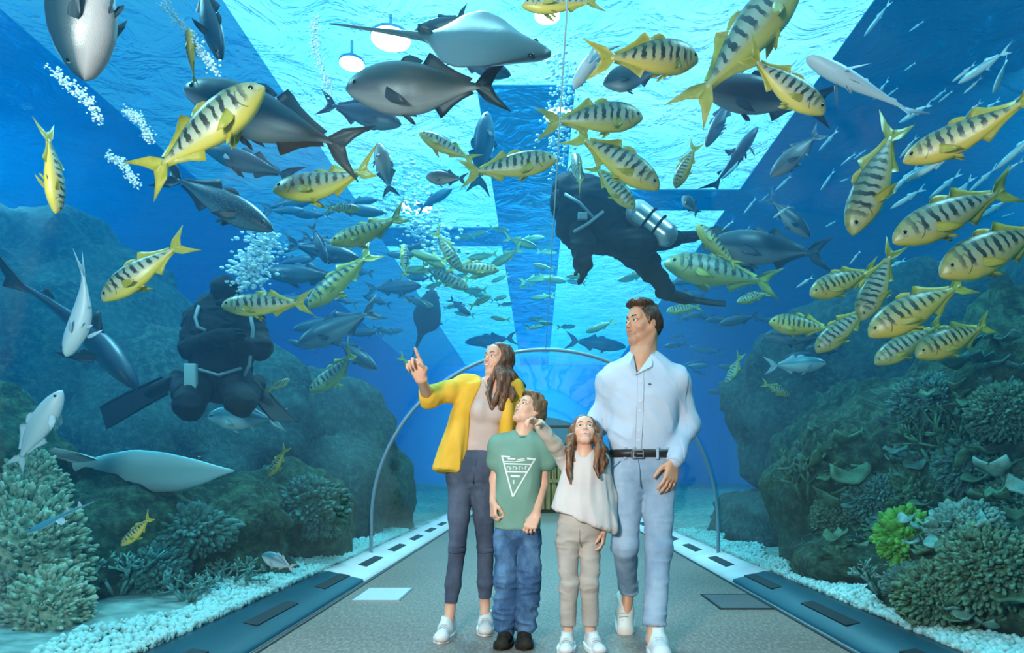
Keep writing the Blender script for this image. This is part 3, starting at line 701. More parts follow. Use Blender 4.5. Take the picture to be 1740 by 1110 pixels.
    Sc = Field(wrR - .08, wrR + .08, .0045); Sc.rc(wrR + (elR - wrR) * .03, wrR + (elR - wrR) * .22, .0475, .051, 0)
    fmesh('cuff', Sc, M_SH, so)
    # belt
    M_BELT = principled('dark_leather', lambda n: n.mix(n.noise(30, 3, n.coord()), (.010, .008, .007), (.03, .022, .018)), .4)
    def belt(r0, r1, g0, g1):
        V = []; n_ = 48
        for py, g in ((r0, g0), (r0, g1), (r1, g1), (r1, g0)):
            p = J(1091, py)
            for i in range(n_):
                t = 2 * math.pi * i / n_; c, s_ = math.cos(t), math.sin(t)
                V.append((p[0] + (.168 + g) * math.copysign(abs(c) ** .85, c), (.110 + g) * math.copysign(abs(s_) ** .85, s_), p[2]))
        return V, [(a*n_+i, a*n_+(i+1) % n_, ((a+1) % 4)*n_+(i+1) % n_, ((a+1) % 4)*n_+i) for a in range(4) for i in range(n_)]
    V, Fs = belt(765, 777.5, -.004, .017); bl = mesh('belt', V, Fs, M_BELT, e)
    c = J(1083, 771.5, -.130); b = MB(); w_, h_, t = .032, .023, .005
    b.box((c[0]-w_, c[1]-.006, c[2]-h_), (c[0]+w_, c[1], c[2]-h_+t)); b.box((c[0]-w_, c[1]-.006, c[2]+h_-t), (c[0]+w_, c[1], c[2]+h_))
    b.box((c[0]-w_, c[1]-.006, c[2]-h_), (c[0]-w_+t, c[1], c[2]+h_)); b.box((c[0]+w_-t, c[1]-.006, c[2]-h_), (c[0]+w_, c[1], c[2]+h_)); b.box((c[0]-.003, c[1]-.008, c[2]-.003), (c[0]+w_, c[1]-.004, c[2]+.003))
    b.build('buckle', M_STEEL, bl)
    # jeans
    M_J = m_denim('light_denim', (.16, .28, .43), (.42, .55, .67), 6, .38, .60)
    G = Field((-.36, -.34, .06), (.36, .44, 1.04), .006)
    G.loft(P, 0, 2.3); G.chain([hipR, knR, anR], [.094, .067, .056], .03); G.chain([hipL, knL, anL], [.094, .067, .050], .03)
    G.cut(anR + (anR - knR) * .02, anR - knR); G.cut(J(1091, 768), (0, 0, 1))
    def wj(V):
        w = .30 + 0 * V[:, 0]
        for kn, r, a in ((knR, .13, 1.0), (knL, .13, 1.0), (anR, .16, 1.1), (anL, .18, 1.2), (J(1091, 838, -.1), .13, .9)): w = np.maximum(w, a * np.clip(1 - np.linalg.norm(V - kn, axis=1) / r, 0, 1))
        return w
    je = fmesh('jeans', G, M_J, e, folds(.013, 6, 19, 17, wj))
    fl_ = MB(); fl_.tube([J(1083, 781, -.119), J(1086, 800, -.126), J(1087, 828, -.118)], .004, 6); fl_.build('fly_seam', M_J, je, True)
    for xs in (1058, 1072, 1110, 1128):
        q = J(xs, 771, 0); yy = -.110 * (1 - min(abs((q[0]) / .168), .97) ** 2.3) ** (1/2.3) - .014
        MB().box((q[0]-.007, yy - .004, q[2]-.032), (q[0]+.007, yy + .006, q[2]+.030)).build('belt_loop', M_J, je)
    for m, xa, xb in ((-1, 1052, 1041), (1, 1122, 1141)):
        MB().tube([J(xa, 782, -.112), J((xa+xb)/2 + m*2, 790, -.10), J(xb, 795, -.06)], .0035, 6).build('pocket_seam', M_J, je, True)
    # bracelet, shoes
    M_BR = principled('dark_cord', (.10, .01, .02), .5)
    d = nv(elR - wrR); x_ = nv(np.cross(d, (0, 1, 0))); y_ = np.cross(d, x_)
    MB().tube([wrR - d * .018 + (x_ * math.cos(t) + y_ * math.sin(t)) * .034 for t in np.linspace(0, 2*math.pi, 20, endpoint=False)], .005, 6, True).build('bracelet', M_BR, e, True)
    toe = J(1110, 1106, -.20); shoe(e, (J(1113, 1080, -.10)[0], -.06 - .04, 0), math.radians(-94), .31, .057, M_SHOEW, M_SOLEW, M_LACE, 0, .135)
    M_SHOEC = principled('cream_leather', (.74, .66, .58), .5)
    shoe(e, (J(1068, 1010, .27)[0], .455, 0), math.radians(-97), .31, .056, M_SHOEC, M_SOLEW, M_LACE, math.radians(40), .115)
    return e
build_man()

# ---------------------------------------------------------------- the woman
def build_woman():
    e, J, rows = person(800, 3.65, 'woman in yellow cardigan and skinny jeans pointing upwards with one hand')
    hd = Head(J(846, 613), (-.66, -.70, .22), 0.200, female=True)
    T = rows([(638,842,.045,.05), (648,838,.095,.07), (658,834,.138,.085), (674,831,.142,.098), (697,828,.134,.108), (725,823,.120,.100), (748,819,.113,.092), (768,817,.114,.090), (776,816,.116,.09)])
    P = rows([(763,816,.116,.092), (780,811,.130,.104), (800,803,.142,.112), (816,801,.140,.098), (828,801,.115,.07), (836,801,.08,.04)])
    shL, elL, wrL = J(793, 657), J(727, 675, -.15), J(716, 645, -.38)
    shR, elR, wrR = J(871, 660), J(894, 722, .06), J(920, 744, .0)
    hipL, knL, anL = J(783, 812), J(777, 932, -.02), J(765, 1034, .00)
    hipR, knR, anR = J(819, 812), J(825, 932, .06), J(824, 1027, .15)
    hx = J(705, 622, -.48)
    fine = [(hd.c - .16, hd.c + .16, .003), (np.minimum(wrL, hx) - .05, np.maximum(wrL, hx) + .05, .0034)]
    B = Field((-.42, -.62, -.02), (.48, .32, 1.68), .0065, fine)
    B.loft(shrink_rows(T, .012), 0); B.loft(shrink_rows(P, .012), .02)
    B.chain([shL, elL, wrL], [.042, .035, .023], .02); B.chain([shR, elR, wrR], [.042, .034, .023], .02)
    B.chain([hipL, knL, anL, J(763, 1050, -.02)], [.065, .042, .027, .03], .02); B.chain([hipR, knR, anR, J(824, 1045, .12)], [.065, .042, .027, .03], .02)
    B.rc(J(838, 655), hd.p(0, -.10, -.28), .050, .047, .03); B.rc(J(836, 655, -.02), hd.p(0, .03, -.40), .038, .028, .03)
    B.rc(J(792, 656, -.0), J(836, 652, -.03), .03, .03, .03)
    hd.sculpt(B)
    d = nv((-.30, -.42, .85))
    hand(B, wrL, d, (-.15, -.80, -.45), (.95, -.2, .1), .182, ((.10, .06, .05), (.9, 1.3, .8), (1.0, 1.35, .8), (1.05, 1.35, .8)), .5)
    hand(B, wrR, (.30, -.90, -.12), (0, -.15, -.95), (-.8, -.4, 0), .18, (.35, .38, .4, .45))
    bw = skin_color(hd, (.72, .40, .27), (.62, .18, .17), .35)
    def scw(V):
        c = bw(V); L = hd.loc(V); m = (((L[:, 0] / .072) ** 2 + ((L[:, 2] + .254 - 1.2 * L[:, 0] ** 2) / .015) ** 2) < 1) & (L[:, 1] > .27); c[m] = (.80, .76, .72); return c
    sk = fmesh('body', B, M_SKIN, e, None, scw)
    MH = m_hair('brown_hair_long', (.045, .018, .009), (.24, .11, .055))
    hd.details(sk, (.08, .045, .025), MH)
    Hf = Field(hd.c - (.22, .22, .40), hd.c + (.26, .24, .20), .0045); hair_cap(Hf, hd, .05, .06, -.20)
    rg = random.Random(3)
    def lock(root, pts, r0, r1): 
        P_ = [hd.p(*root)] + [np.asarray(p) for p in pts]; n_ = len(P_); Hf.chain(P_, list(np.linspace(r0, r1, n_)), .012)
    ends = [(866,705,-.06),(874,690,-.02),(880,672,.02),(879,655,.05),(862,690,-.09),(856,703,-.10),(850,690,-.11),(876,700,.0),(868,680,.03)]
    for i, (x, y, dy) in enumerate(ends):
        a = rg.uniform(-.008, .008); mid = J(862 + (x - 862) * .55 + rg.uniform(-3, 3), 640 + i % 3 * 6, dy * .8); m2 = J(x + rg.uniform(-5, 5), (640 + y) / 2 + 8, dy)
        for w_ in range(3):
            jx, jy = rg.uniform(-6, 6), rg.uniform(-10, 8)
            lock((.10 + .06 * ((i + w_) % 3), -.27 + .08 * ((i + w_) % 4), .12), [mid + (rg.uniform(-.012, .012), rg.uniform(-.02, .02), 0), m2 + (jx * .5 / 300 + (.012 if w_ == 1 else -.010), rg.uniform(-.02, .02), 0), J(x + jx * .8, (640 + y) / 2 + 30, dy) + (-.012 if w_ == 1 else .010, 0, 0), J(x + jx, y + jy, dy)], .030, .005)
    lock((-.30, .06, .02), [J(834, 648, -.07), J(829, 668, -.12), J(834, 692, -.13)], .022, .008)
    lock((.31, .08, .10), [J(853, 640, -.11), J(848, 662, -.13), J(841, 680, -.14), J(836, 696, -.13)], .026, .008)
    lock((.30, .02, .12), [J(860, 645, -.09), J(857, 672, -.12), J(850, 695, -.13)], .034, .010)
    lock((-.28, -.05, .05), [J(838, 640, .03), J(836, 660, .06), J(842, 690, .08)], .03, .012)
    fmesh('hair', Hf, MH, e, lambda V: .006 * vnoise(V * np.array([1, 1, .22]), 70, 8, 2))
    # top, cardigan
    M_T = m_cloth('beige_jersey', (.50, .39, .35), (.58, .46, .41), 5)
    S = Field((-.30, -.20, .88), (.34, .20, 1.48), .006); S.loft(T, 0, 2.1)
    for x, y in ((817, 700), (843, 701)): S.ell(J(x, y, -.085), (.052, .05, .055), None, .03)
    S.rc(J(838, 660, -.11), J(840, 630, -.05), .036, .075, .01, None, True)
    fmesh('knit_top', S, M_T, e, folds(.004, 9, 10, 23, lambda V: np.clip(1.2 - np.abs(V[:, 2] - 1.0) * 4, .3, 1)))
    M_C = m_cloth('yellow_knit', (.72, .40, .035), (.85, .52, .07), 6, 180, .25)
    S = Field((-.52, -.36, .76), (.42, .28, 1.50), .006)
    S.loft([(z, x, y + .012, rx + .016, ry + .016) for z, x, y, rx, ry in T if z > 1.0] , 0, 2.2)
    S.loft(rows([(655,803,.055,.10,.0), (690,792,.062,.115,.0), (725,783,.070,.12), (760,774,.078,.13), (790,766,.086,.135), (808,762,.088,.135)]), .03, 2.2)
    S.loft(rows([(655,862,.05,.09), (700,862,.048,.115), (740,862,.052,.12), (800,862,.055,.125)]), .03, 2.2)
    S.loft(rows([(690,830,.15,.05,.08), (740,822,.16,.06,.09), (803,815,.17,.06,.10)]), .03, 2.2)
    S.chain([shL + (.03, 0, .0), shL, shL * .5 + elL * .5, elL], [.062, .064, .056, .054], .03); S.rc(elL, elL + (wrL - elL) * .10, .054, .046, .02)
    S.chain([shR, elR, wrR * .8 + elR * .2], [.060, .052, .04], .03)
    # the open front: a wedge removed between the two front edges
    Xs = [J(826, 640, 0)[0], J(800, 700)[0], J(798, 760)[0], J(789, 812)[0]]
    zL = [J(800, v)[2] for v in (640, 690, 750, 812)]; xL = [J(826, 640)[0], J(805, 700)[0], J(797, 750)[0], J(786, 812)[0]]; xR = [J(846, 640)[0], J(853, 700)[0], J(852, 750)[0], J(852, 812)[0]]
    S.loft([(z, (a + b) / 2, -.30, (b - a) / 2, .28) for z, a, b in zip(zL, xL, xR)] + [(zL[-1] - .1, (xL[-1]+xR[-1])/2, -.30, (xR[-1]-xL[-1])/2, .28)], .008, 6, True)
    S.rc(J(838, 652, -.03), J(841, 625, .02), .072, .085, .01, None, True)
    S.cut(J(765, 801), (-.10, -.1, -1)); S.cut(J(741, 793) - (.012, 0, 0), (-1, 0, -.12))
    def wc(V):
        return .5 + .6 * np.clip((1.35 - V[:, 2]) / .4, 0, 1)
    fmesh('cardigan', S, M_C, e, folds(.014, 9, 3.0, 29, wc))
    M_J = m_denim('grey_denim', (.030, .042, .070), (.13, .17, .25), 5, .40, .62)
    G = Field((-.26, -.24, .18), (.24, .34, 1.06), .0055); G.loft(P, 0, 2.2)
    G.chain([hipL, hipL * .45 + knL * .55, knL, anL * .6 + knL * .4, anL], [.075, .058, .045, .044, .031], .02); G.chain([hipR, hipR * .45 + knR * .55, knR, anR * .6 + knR * .4, anR], [.075, .058, .046, .045, .031], .02)
    G.cut(J(815, 766), (0, 0, 1))
    def wj(V):
        w = .3 + 0 * V[:, 0]
        for kn, r in ((knL, .09), (knR, .09), (J(802, 826, -.1), .1)): w = np.maximum(w, np.clip(1 - np.linalg.norm(V - kn, axis=1) / r, 0, 1))
        return w
    je = fmesh('jeans', G, M_J, e, folds(.006, 8, 26, 31, wj))
    MB().tube([J(812, 770, -.094), J(808, 790, -.110), J(803, 822, -.106)], .004, 6).build('fly_seam', M_J, je, True)
    for kn in (knL, knR):
        for dz in (.012, -.018): MB().tube([kn + (-.040, -.034, dz), kn + (-.015, -.052, dz - .002), kn + (.018, -.052, dz + .001), kn + (.042, -.032, dz)], .003, 6).build('knee_seam', M_J, je, True)
    shoe(e, (J(763, 1050, .0)[0], .06, 0), math.radians(-96), .265, .050, M_SHOEW, M_SOLEW, M_LACE, 0, .115)
    shoe(e, (J(825, 1045, .15)[0], .22, 0), math.radians(-88), .265, .050, M_SHOEW, M_SOLEW, M_LACE, 0, .115)
build_woman()

# ---------------------------------------------------------------- the boy
def build_boy():
    e, J, rows = person(880, 3.48, 'boy in green printed T-shirt and blue jeans gazing up open-mouthed')
    hd = Head(J(899, 699), (-.66, -.50, .56), 0.188, 0.0, child=True)
    T = rows([(730,889,.040,.045), (740,888,.085,.060), (750,887,.125,.078), (765,885,.130,.092), (790,882,.120,.098), (830,880,.117,.095), (870,879,.122,.094), (897,879,.127,.094)])
    P = rows([(884,879,.112,.082), (900,880,.120,.088), (912,880,.120,.080), (924,880,.10,.055), (931,880,.07,.03)])
    shL, elL, wrL = J(850, 758), J(841, 815, .02), J(838, 853, -.05)
    shR, elR, wrR = J(924, 758), J(922, 824, .03), J(911, 875, -.09)
    hipL, knL, anL = J(861, 908), J(861, 985, -.01), J(860, 1062, .01)
    hipR, knR, anR = J(899, 908), J(898, 985, -.02), J(891, 1062, .0)
    fine = [(hd.c - .15, hd.c + .15, .003), (J(846, 880, -.1) - .05, J(836, 850, -.02) + .06, .0032), (J(898, 905, -.12) - .05, J(908, 878, -.06) + .05, .0032)]
    B = Field((-.25, -.26, -.02), (.26, .24, 1.38), .006, fine)
    B.loft(shrink_rows(T, .015), 0); B.loft(shrink_rows(P, .015), .02)
    B.chain([shL, elL, wrL], [.034, .028, .020], .02); B.chain([shR, elR, wrR], [.034, .029, .021], .02)
    B.chain([hipL, knL, anL], [.05, .04, .03], .02); B.chain([hipR, knR, anR], [.05, .04, .03], .02)
    B.rc(J(889, 745), hd.p(0, -.12, -.25), .043, .042, .03); B.rc(J(888, 745, -.02), hd.p(0, .02, -.38), .032, .026, .03)
    hd.sculpt(B)
    B.ell(hd.p(0, .40, -.264), np.array((.080, .08, .042)) * hd.H, hd.A, .004, True)
    hand(B, wrL, (.05, -.30, -.95), (.85, .4, -.2), (.2, -.9, -.1), .150, ((.8, 1.2, .7),) * 4, .5)
    hand(B, wrR, J(899, 899, -.13) - wrR, (.35, .8, .3), (-.7, -.2, .5), .150, ((.7, 1.0, .6), (.75, 1.0, .6), (.75, 1.05, .6), (.8, 1.05, .6)), .45)
    base_c = skin_color(hd, (.74, .42, .29), (.62, .24, .22), .4)
    def sc(V):
        c = base_c(V); L = hd.loc(V); m = (np.abs(L[:, 0]) < .076) & (np.abs(L[:, 2] + .264) < .036) & (L[:, 1] > .2) & (L[:, 1] < .36); c[m] = (.08, .015, .015); return c
    sk = fmesh('body', B, M_SKIN, e, None, sc)
    MH = m_hair('light_brown_hair', (.05, .026, .012), (.22, .13, .06))
    hd.details(sk, (.07, .05, .03), MH)
    b = MB(); b.box((-.036, -.004, -.008), (.036, .004, .004), .002); t_ = b.build('teeth', principled('tooth', (.85, .82, .76), .3), sk); t_.matrix_local = Matrix.Translation(Vector(hd.p(0, .335, -.243))) @ Matrix(hd.A.T.tolist()).to_4x4() @ Matrix.Diagonal((.28, .6, .7, 1))
    Hf = Field(hd.c - .18, hd.c + .18, .004); hair_cap(Hf, hd, .045, .055, -.24)
    for r, f, u in ((-.14, .24, .40), (.02, .28, .42), (.17, .22, .40), (-.12, .0, .50), (.12, -.04, .50), (0, -.28, .40), (.22, -.12, .38), (-.22, -.12, .38)):
        Hf.ell(hd.p(r, f, u), np.array((.15, .15, .11)) * hd.H, hd.A, .02)
    for m in (-1, 1): Hf.rc(hd.p(m*.33, .02, .15), hd.p(m*.33, .0, -.02), .035 * hd.H, .02 * hd.H, .01)
    fmesh('hair', Hf, MH, e, lambda V: .006 * vnoise(V * np.array([1, .6, 1]), 60, 5, 2))
    M_G = m_cloth('sage_jersey', (.15, .29, .23), (.20, .36, .29), 4)
    S = Field((-.26, -.19, .56), (.26, .19, 1.20), .0055); S.loft(T, 0, 2.3)
    S.chain([shL + (.03, 0, .01), shL, J(843, 784, .01)], [.052, .056, .054], .03); S.chain([shR - (.03, 0, -.01), shR, J(929, 783, .01)], [.052, .056, .055], .03)
    S.cut(J(843, 786), (-.25, 0, -1)) if False else None
    S.rc(J(889, 736, -.07), J(889, 722, .0), .030, .062, .006, None, True)
    ts = fmesh('shirt', S, M_G, e, folds(.007, 7, 5, 41))
    M_RB = m_cloth('sage_rib', (.13, .25, .20), (.17, .31, .25), 8)
    MB().tube([J(889, 739, -.008) + np.array((.064 * math.cos(t), .058 * math.sin(t), .012 * math.sin(t))) for t in np.linspace(0, 2*math.pi, 24, endpoint=False)], .006, 6, True).build('neckband', M_RB, ts, True)
    # the printed white triangle, laid on the cloth
    M_PR = principled('white_print', (.74, .80, .78), .7)
    dg = bpy.context.evaluated_depsgraph_get(); dg.update()
    from mathutils.bvhtree import BVHTree
    me = ts.data; bv = BVHTree.FromPolygons([v.co[:] for v in me.vertices], [p.vertices[:] for p in me.polygons])
    def onc(px, py):
        q = W(px, py, 3.48) - Vector(e.location); o_ = Vector((q.x, -.5, q.z)); h = bv.ray_cast(o_, Vector((0, 1, 0)))
        return Vector((q.x, (h[0].y if h[0] else -.09), q.z))
    def stroke(name, pts, w):
        V = []; Fs = []
        for (x0, y0), (x1, y1) in zip(pts[:-1], pts[1:]):
            n_ = max(2, int(math.hypot(x1-x0, y1-y0) / 2.5) + 1); dx, dy = x1-x0, y1-y0; l = math.hypot(dx, dy); ox, oy = -dy/l*w/2, dx/l*w/2
            b0 = len(V)
            for i in range(n_ + 1):
                t = -.0 + i / n_; x, y = x0 + dx*t, y0 + dy*t
                for s_ in (-1, 1):
                    p = onc(x + ox*s_, y + oy*s_); V.append(p + Vector((0, -.0035, 0)))
                if i: k = b0 + 2*i; Fs.append((k-2, k-1, k+1, k))
        o = mesh(name, V, Fs, M_PR, ts, False); return o
    stroke('print', [(854.5, 776), (872.5, 843)], 2.6); stroke('print', [(872.5, 843), (909, 781)], 2.6)
    stroke('print', [(853, 776), (868, 777.5)], 2.6); stroke('print', [(896, 780), (911, 781.5)], 3.2)
    stroke('print', [(857, 785), (876, 785.8), (893, 783)], 1.6)
    stroke('print', [(864, 780.5), (877, 781)], 2.2); stroke('print', [(880, 782), (892, 780.5)], 1.6)
    stroke('print', [(858, 788.5), (903, 790)], 2.0)
    stroke('print', [(861, 801.8), (896, 802.5)], 2.4)
    stroke('print', [(869, 808.8), (884, 809.6)], 3.4); stroke('print', [(874, 815.5), (874, 822)], 2.2)
    for i, x in enumerate((863, 868, 873, 878, 883, 888, 893)):
        stroke('letter', [(x, 792.8 + .2 * (i % 2)), (x + .2, 799.4)], 1.1)
        if i % 2 == 0: stroke('letter', [(x + .5, 793.6), (x + 3, 793.8)], 1.0)
        else: stroke('letter', [(x + .5, 796), (x + 3, 796.2)], 1.0)
    M_J = m_denim('mid_blue_denim', (.012, .045, .13), (.14, .29, .48), 9, .43, .60)
    G = Field((-.24, -.2, .02), (.24, .2, .70), .005); G.loft(P, 0, 2.3)
    G.chain([hipL, knL, anL], [.067, .062, .060], .012); G.chain([hipR, knR, anR], [.066, .060, .056], .012)
    G.cut((0, 0, .045), (0, 0, -1))
    je = fmesh('jeans', G, M_J, e, folds(.016, 8, 18, 43, lambda V: .5 + .6 * np.clip((.5 - V[:, 2]) * 3, 0, 1)))
    shoe(e, (J(862, 1070)[0], .055, 0), math.radians(-98), .225, .049, M_SHOEB, M_SOLEB, M_SOLEB, 0, .09)
    shoe(e, (J(890, 1070)[0], .055, 0), math.radians(-88), .225, .049, M_SHOEB, M_SOLEB, M_SOLEB, 0, .09)
build_boy()

# ---------------------------------------------------------------- the girl
def build_girl():
    e, J, rows = person(988, 3.39, 'girl in white flared blouse and beige trousers reaching out one arm')
    hd = Head(J(993, 735), (-.02, -.86, .50), 0.182, 0.0, True, True)
    T = rows([(762,993,.038,.042), (770,993,.075,.055), (778,993,.098,.068), (795,992,.108,.082), (825,990,.128,.098), (860,987,.152,.112), (890,985,.168,.118), (910,984,.175,.12)])
    P = rows([(846,985,.098,.076), (868,985,.105,.080), (888,984,.112,.084), (906,984,.114,.080), (920,984,.10,.06), (929,984,.07,.03)])
    shL, elL, wrL = J(962, 782), J(942, 756, -.10), J(916, 722, -.20)
    shR, elR, wrR = J(1019, 784), J(1030, 845, .03), J(1027, 902, -.02)
    hipL, knL, anL = J(965, 908), J(966, 990, -.01), J(965, 1062, .02)
    hipR, knR, anR = J(1003, 908), J(1002, 990, -.01), J(1003, 1062, .02)
    fine = [(hd.c - .15, hd.c + .15, .003), (J(897, 715, -.25) - .045, wrL + .03, .0032), (J(1022, 945, -.03) - .04, wrR + .04, .0034)]
    B = Field((-.36, -.34, -.02), (.26, .24, 1.26), .006, fine)
    B.loft(shrink_rows(T[-3:] if False else rows([(762,993,.035,.04), (775,993,.085,.055), (800,990,.095,.07), (860,986,.095,.075)]), .0), 0); B.loft(shrink_rows(P, .012), .02)
    B.chain([shL, elL, wrL], [.030, .026, .019], .02); B.chain([shR, elR, wrR], [.030, .026, .019], .02)
    B.chain([hipL, knL, anL], [.045, .034, .026], .02); B.chain([hipR, knR, anR], [.045, .034, .026], .02)
    for an in (anL, anR): B.rc(an, an + np.array((0, 0, -.03)), .026, .03)
    B.rc(J(993, 772), hd.p(0, -.12, -.25), .038, .038, .03); B.rc(J(993, 772, -.02), hd.p(0, .02, -.38), .030, .025, .03)
    hd.sculpt(B)
    hand(B, wrL, nv(J(900, 712, -.26) - wrL), (-.1, -.2, -.95), (.2, -.95, .1), .135, ((.25, .3, .2), (.6, .8, .5), (.7, .9, .5), (.75, .9, .5)), .3)
    hand(B, wrR, J(1023, 940, -.05) - wrR, (-.9, .2, -.1), (-.2, -.95, 0), .135, (.35, .4, .42, .48), .2)
    base_c = skin_color(hd, (.74, .42, .29), (.66, .25, .23), .45)
    def sc(V):
        c = base_c(V); L = hd.loc(V); m = (((L[:, 0] / .105) ** 2 + ((L[:, 2] + .256 - 1.4 * L[:, 0] ** 2) / .026) ** 2) < 1) & (L[:, 1] > .25); c[m] = (.70, .62, .56); m2 = m & (L[:, 2] - 1.4 * L[:, 0] ** 2 < -.268); c[m2] = (.16, .03, .03); return c
    sk = fmesh('body', B, M_SKIN, e, None, sc)
    MH = m_hair('auburn_hair', (.06, .022, .010), (.30, .13, .055))
    hd.details(sk, (.07, .04, .02), MH)
    Hf = Field(hd.c - (.20, .22, .36), hd.c + (.22, .22, .18), .0042); hair_cap(Hf, hd, .05, .07, -.15)
    rg = random.Random(5)
    def lock(root, pts, r0, r1): P_ = [hd.p(*root)] + [np.asarray(p) for p in pts]; Hf.chain(P_, list(np.linspace(r0, r1, len(P_))), .011)
    for sd, xs in ((-1, (966, 970, 974, 962, 968)), (1, (1020, 1016, 1026, 1031, 1022))):
        for i, x in enumerate(xs):
            dy = (-.06, -.09, -.04, .0, -.075)[i]; ye = (806, 812, 795, 785, 822 if sd < 0 else 800)[i]
            bx0 = 993 + sd * 22
            lock((-sd * -.28 if False else sd * .30, .02 - .08 * i, .08), [J(bx0 + rg.uniform(-2, 2), 745, dy * .5), J((bx0 + x) / 2 + sd * rg.uniform(0, 5), 765, dy), J(x + rg.uniform(-4, 4), (765 + ye) / 2 + 5, dy - .015), J(x + rg.uniform(-2, 2), ye, dy - .02)], .026, .007)
    fmesh('hair', Hf, MH, e, lambda V: .006 * vnoise(V * np.array([1, 1, .22]), 75, 9, 2))
    M_B = m_cloth('white_blouse', (.60, .54, .51), (.68, .62, .59), 5)
    S = Field((-.26, -.19, .52), (.24, .2, 1.06), .0055); S.loft(T, 0, 2.2)
    S.chain([shR - (.03, 0, 0), shR, elR, J(1030, 893, .0)], [.046, .050, .048, .056], .025); S.chain([shL + (.03, 0, 0), shL, shL * .55 + elL * .45], [.044, .046, .043], .025)
    a, b_ = J(928, 859), J(1036, 901); S.cut(a, (-(b_ - a)[2] * -1, 0, -(b_ - a)[0])) if False else S.cut(a, nv((b_[2] - a[2], 0, -(b_[0] - a[0]))))
    S.rc(J(993, 768, -.06), J(993, 752, .0), .028, .055, .006, None, True)
    bl = fmesh('blouse', S, M_B, e, lambda V: folds(.012, 13, 2.2, 51, lambda V: .3 + np.clip((.93 - V[:, 2]) * 3, 0, 1))(V))
    S = Field(np.minimum(shL, wrL) - .08, np.maximum(shL, wrL) + .08, .005); S.chain([shL * .6 + elL * .4, elL, wrL + (elL - wrL) * .04], [.043, .038, .029], .01)
    M_SL = m_cloth('beige_sleeve', (.50, .42, .34), (.60, .52, .44), 8)
    fmesh('sleeve', S, M_SL, bl, folds(.004, 14, 18, 55))
    M_TR = m_cloth('beige_twill', (.40, .36, .31), (.52, .47, .42), 7)
    G = Field((-.22, -.2, .07), (.22, .2, .82), .005); G.loft(P, 0, 2.2)
    G.chain([hipL, knL, anL], [.060, .047, .041], .012); G.chain([hipR, knR, anR], [.060, .047, .041], .012); G.cut((0, 0, .112), (0, 0, -1))
    tr = fmesh('trousers', G, M_TR, e, folds(.010, 9, 22, 57, lambda V: .3 + np.maximum(np.clip(1 - np.abs(V[:, 2] - knL[2]) / .10, 0, 1), np.clip(1 - np.abs(V[:, 2] - .55) / .06, 0, 1))))
    MB().tube([J(984, 900, -.088), J(984, 928, -.082)], .003, 6).build('fly_seam', M_TR, tr, True)
    shoe(e, (J(966, 1070)[0], .055, 0), math.radians(-97), .22, .047, M_SHOEW, M_SOLEW, M_LACE, 0, .092)
    shoe(e, (J(1003, 1070)[0], .055, 0), math.radians(-80), .22, .047, M_SHOEW, M_SOLEW, M_LACE, 0, .092)
build_girl()
# ================================================================ divers
M_SUIT = principled('neoprene', lambda n: n.mix(n.noise(9, 3, n.coord()), (.003, .007, .010), (.010, .016, .020)), .75, .15)
M_VEST = principled('nylon_vest', lambda n: n.mix(n.noise(22, 3, n.coord()), (.004, .007, .009), (.018, .024, .03)), .75, .15)
M_STRAP = principled('grey_webbing', (.20, .26, .28), .6)
M_TANK = principled('steel_cylinder', lambda n: n.mix(n.noise(6, 2, n.mapping(n.coord(), (1, 1, .3))), (.42, .42, .42), (.62, .60, .58)), .28, .6, None, .75)
M_MASKG = principled('mask_glass', (.05, .12, .15), .08, .8)
M_FINR = principled('black_rubber_fin', lambda n: n.mix(n.noise(14, 2, n.coord()), (.004, .006, .008), (.010, .013, .016)), .7, .15)
def blade(parent, a, b, side, w0, w1, th=.02):
    """a swim fin from the foot a to the tip b; side = the direction across the blade"""
    a, b = np.array(a), np.array(b); d = nv(b - a); s_ = nv(np.array(side) - d * np.dot(side, d)); n_ = np.cross(d, s_); L = np.linalg.norm(b - a)
    F_ = Field(np.minimum(a, b) - .2, np.maximum(a, b) + .2, .011)
    F_.rc(a - d * .06, a + d * .16, .055, .05, 0); F_.rc(a + d * .1, a + d * .22, .05, .04, .03, (n_, .6))
    o = fmesh('swim_fin', F_, M_FINR, parent)
    ts = np.linspace(.12, 1, 9); V = []
    for t in ts:
        w = w0 + (w1 - w0) * t ** .8; w *= .93 if t > .99 else 1; p = a + d * L * t + n_ * .05 * t * t
        h = th * (1.1 - .8 * t)
        for sx, sz in ((-1, 1.6), (-.86, 1.6), (-.82, .4), (0, .6), (.82, .4), (.86, 1.6), (1, 1.6), (1, -1.6), (.86, -1.6), (.82, -.4), (0, -.6), (-.82, -.4), (-.86, -1.6), (-1, -1.6)): V.append(p + s_ * sx * w / 2 + n_ * sz * h / 2)
    m_ = 14; Fs = [(i*m_+k, i*m_+(k+1) % m_, (i+1)*m_+(k+1) % m_, (i+1)*m_+k) for i in range(8) for k in range(m_)] + [tuple(range(m_))[::-1], tuple(range(8*m_, 9*m_))]
    mesh('blade', V, Fs, M_FINR, o, False); return o
def cylinder_tank(parent, a, b, r):
    a, b = np.array(a), np.array(b); d = nv(b - a); F_ = Field(np.minimum(a, b) - r - .05, np.maximum(a, b) + r + .05, .009)
    F_.rc(a, b, r, r, 0); o = fmesh('steel_tank', F_, M_TANK, parent)
    MB().tube([b + d * (r * .8), b + d * (r + .07)], .022, 10).build('valve', M_STEEL, o, True)
    x = nv(np.cross(d, (0, 1, .2))); y = np.cross(d, x)
    for t in (.3, .65):
        c = a + (b - a) * t; MB().tube([c + (x * math.cos(q) + y * math.sin(q)) * (r + .006) for q in np.linspace(0, 2*math.pi, 20, endpoint=False)], .012, 6, True).build('tank_band', M_SUIT, o, True)
    return o
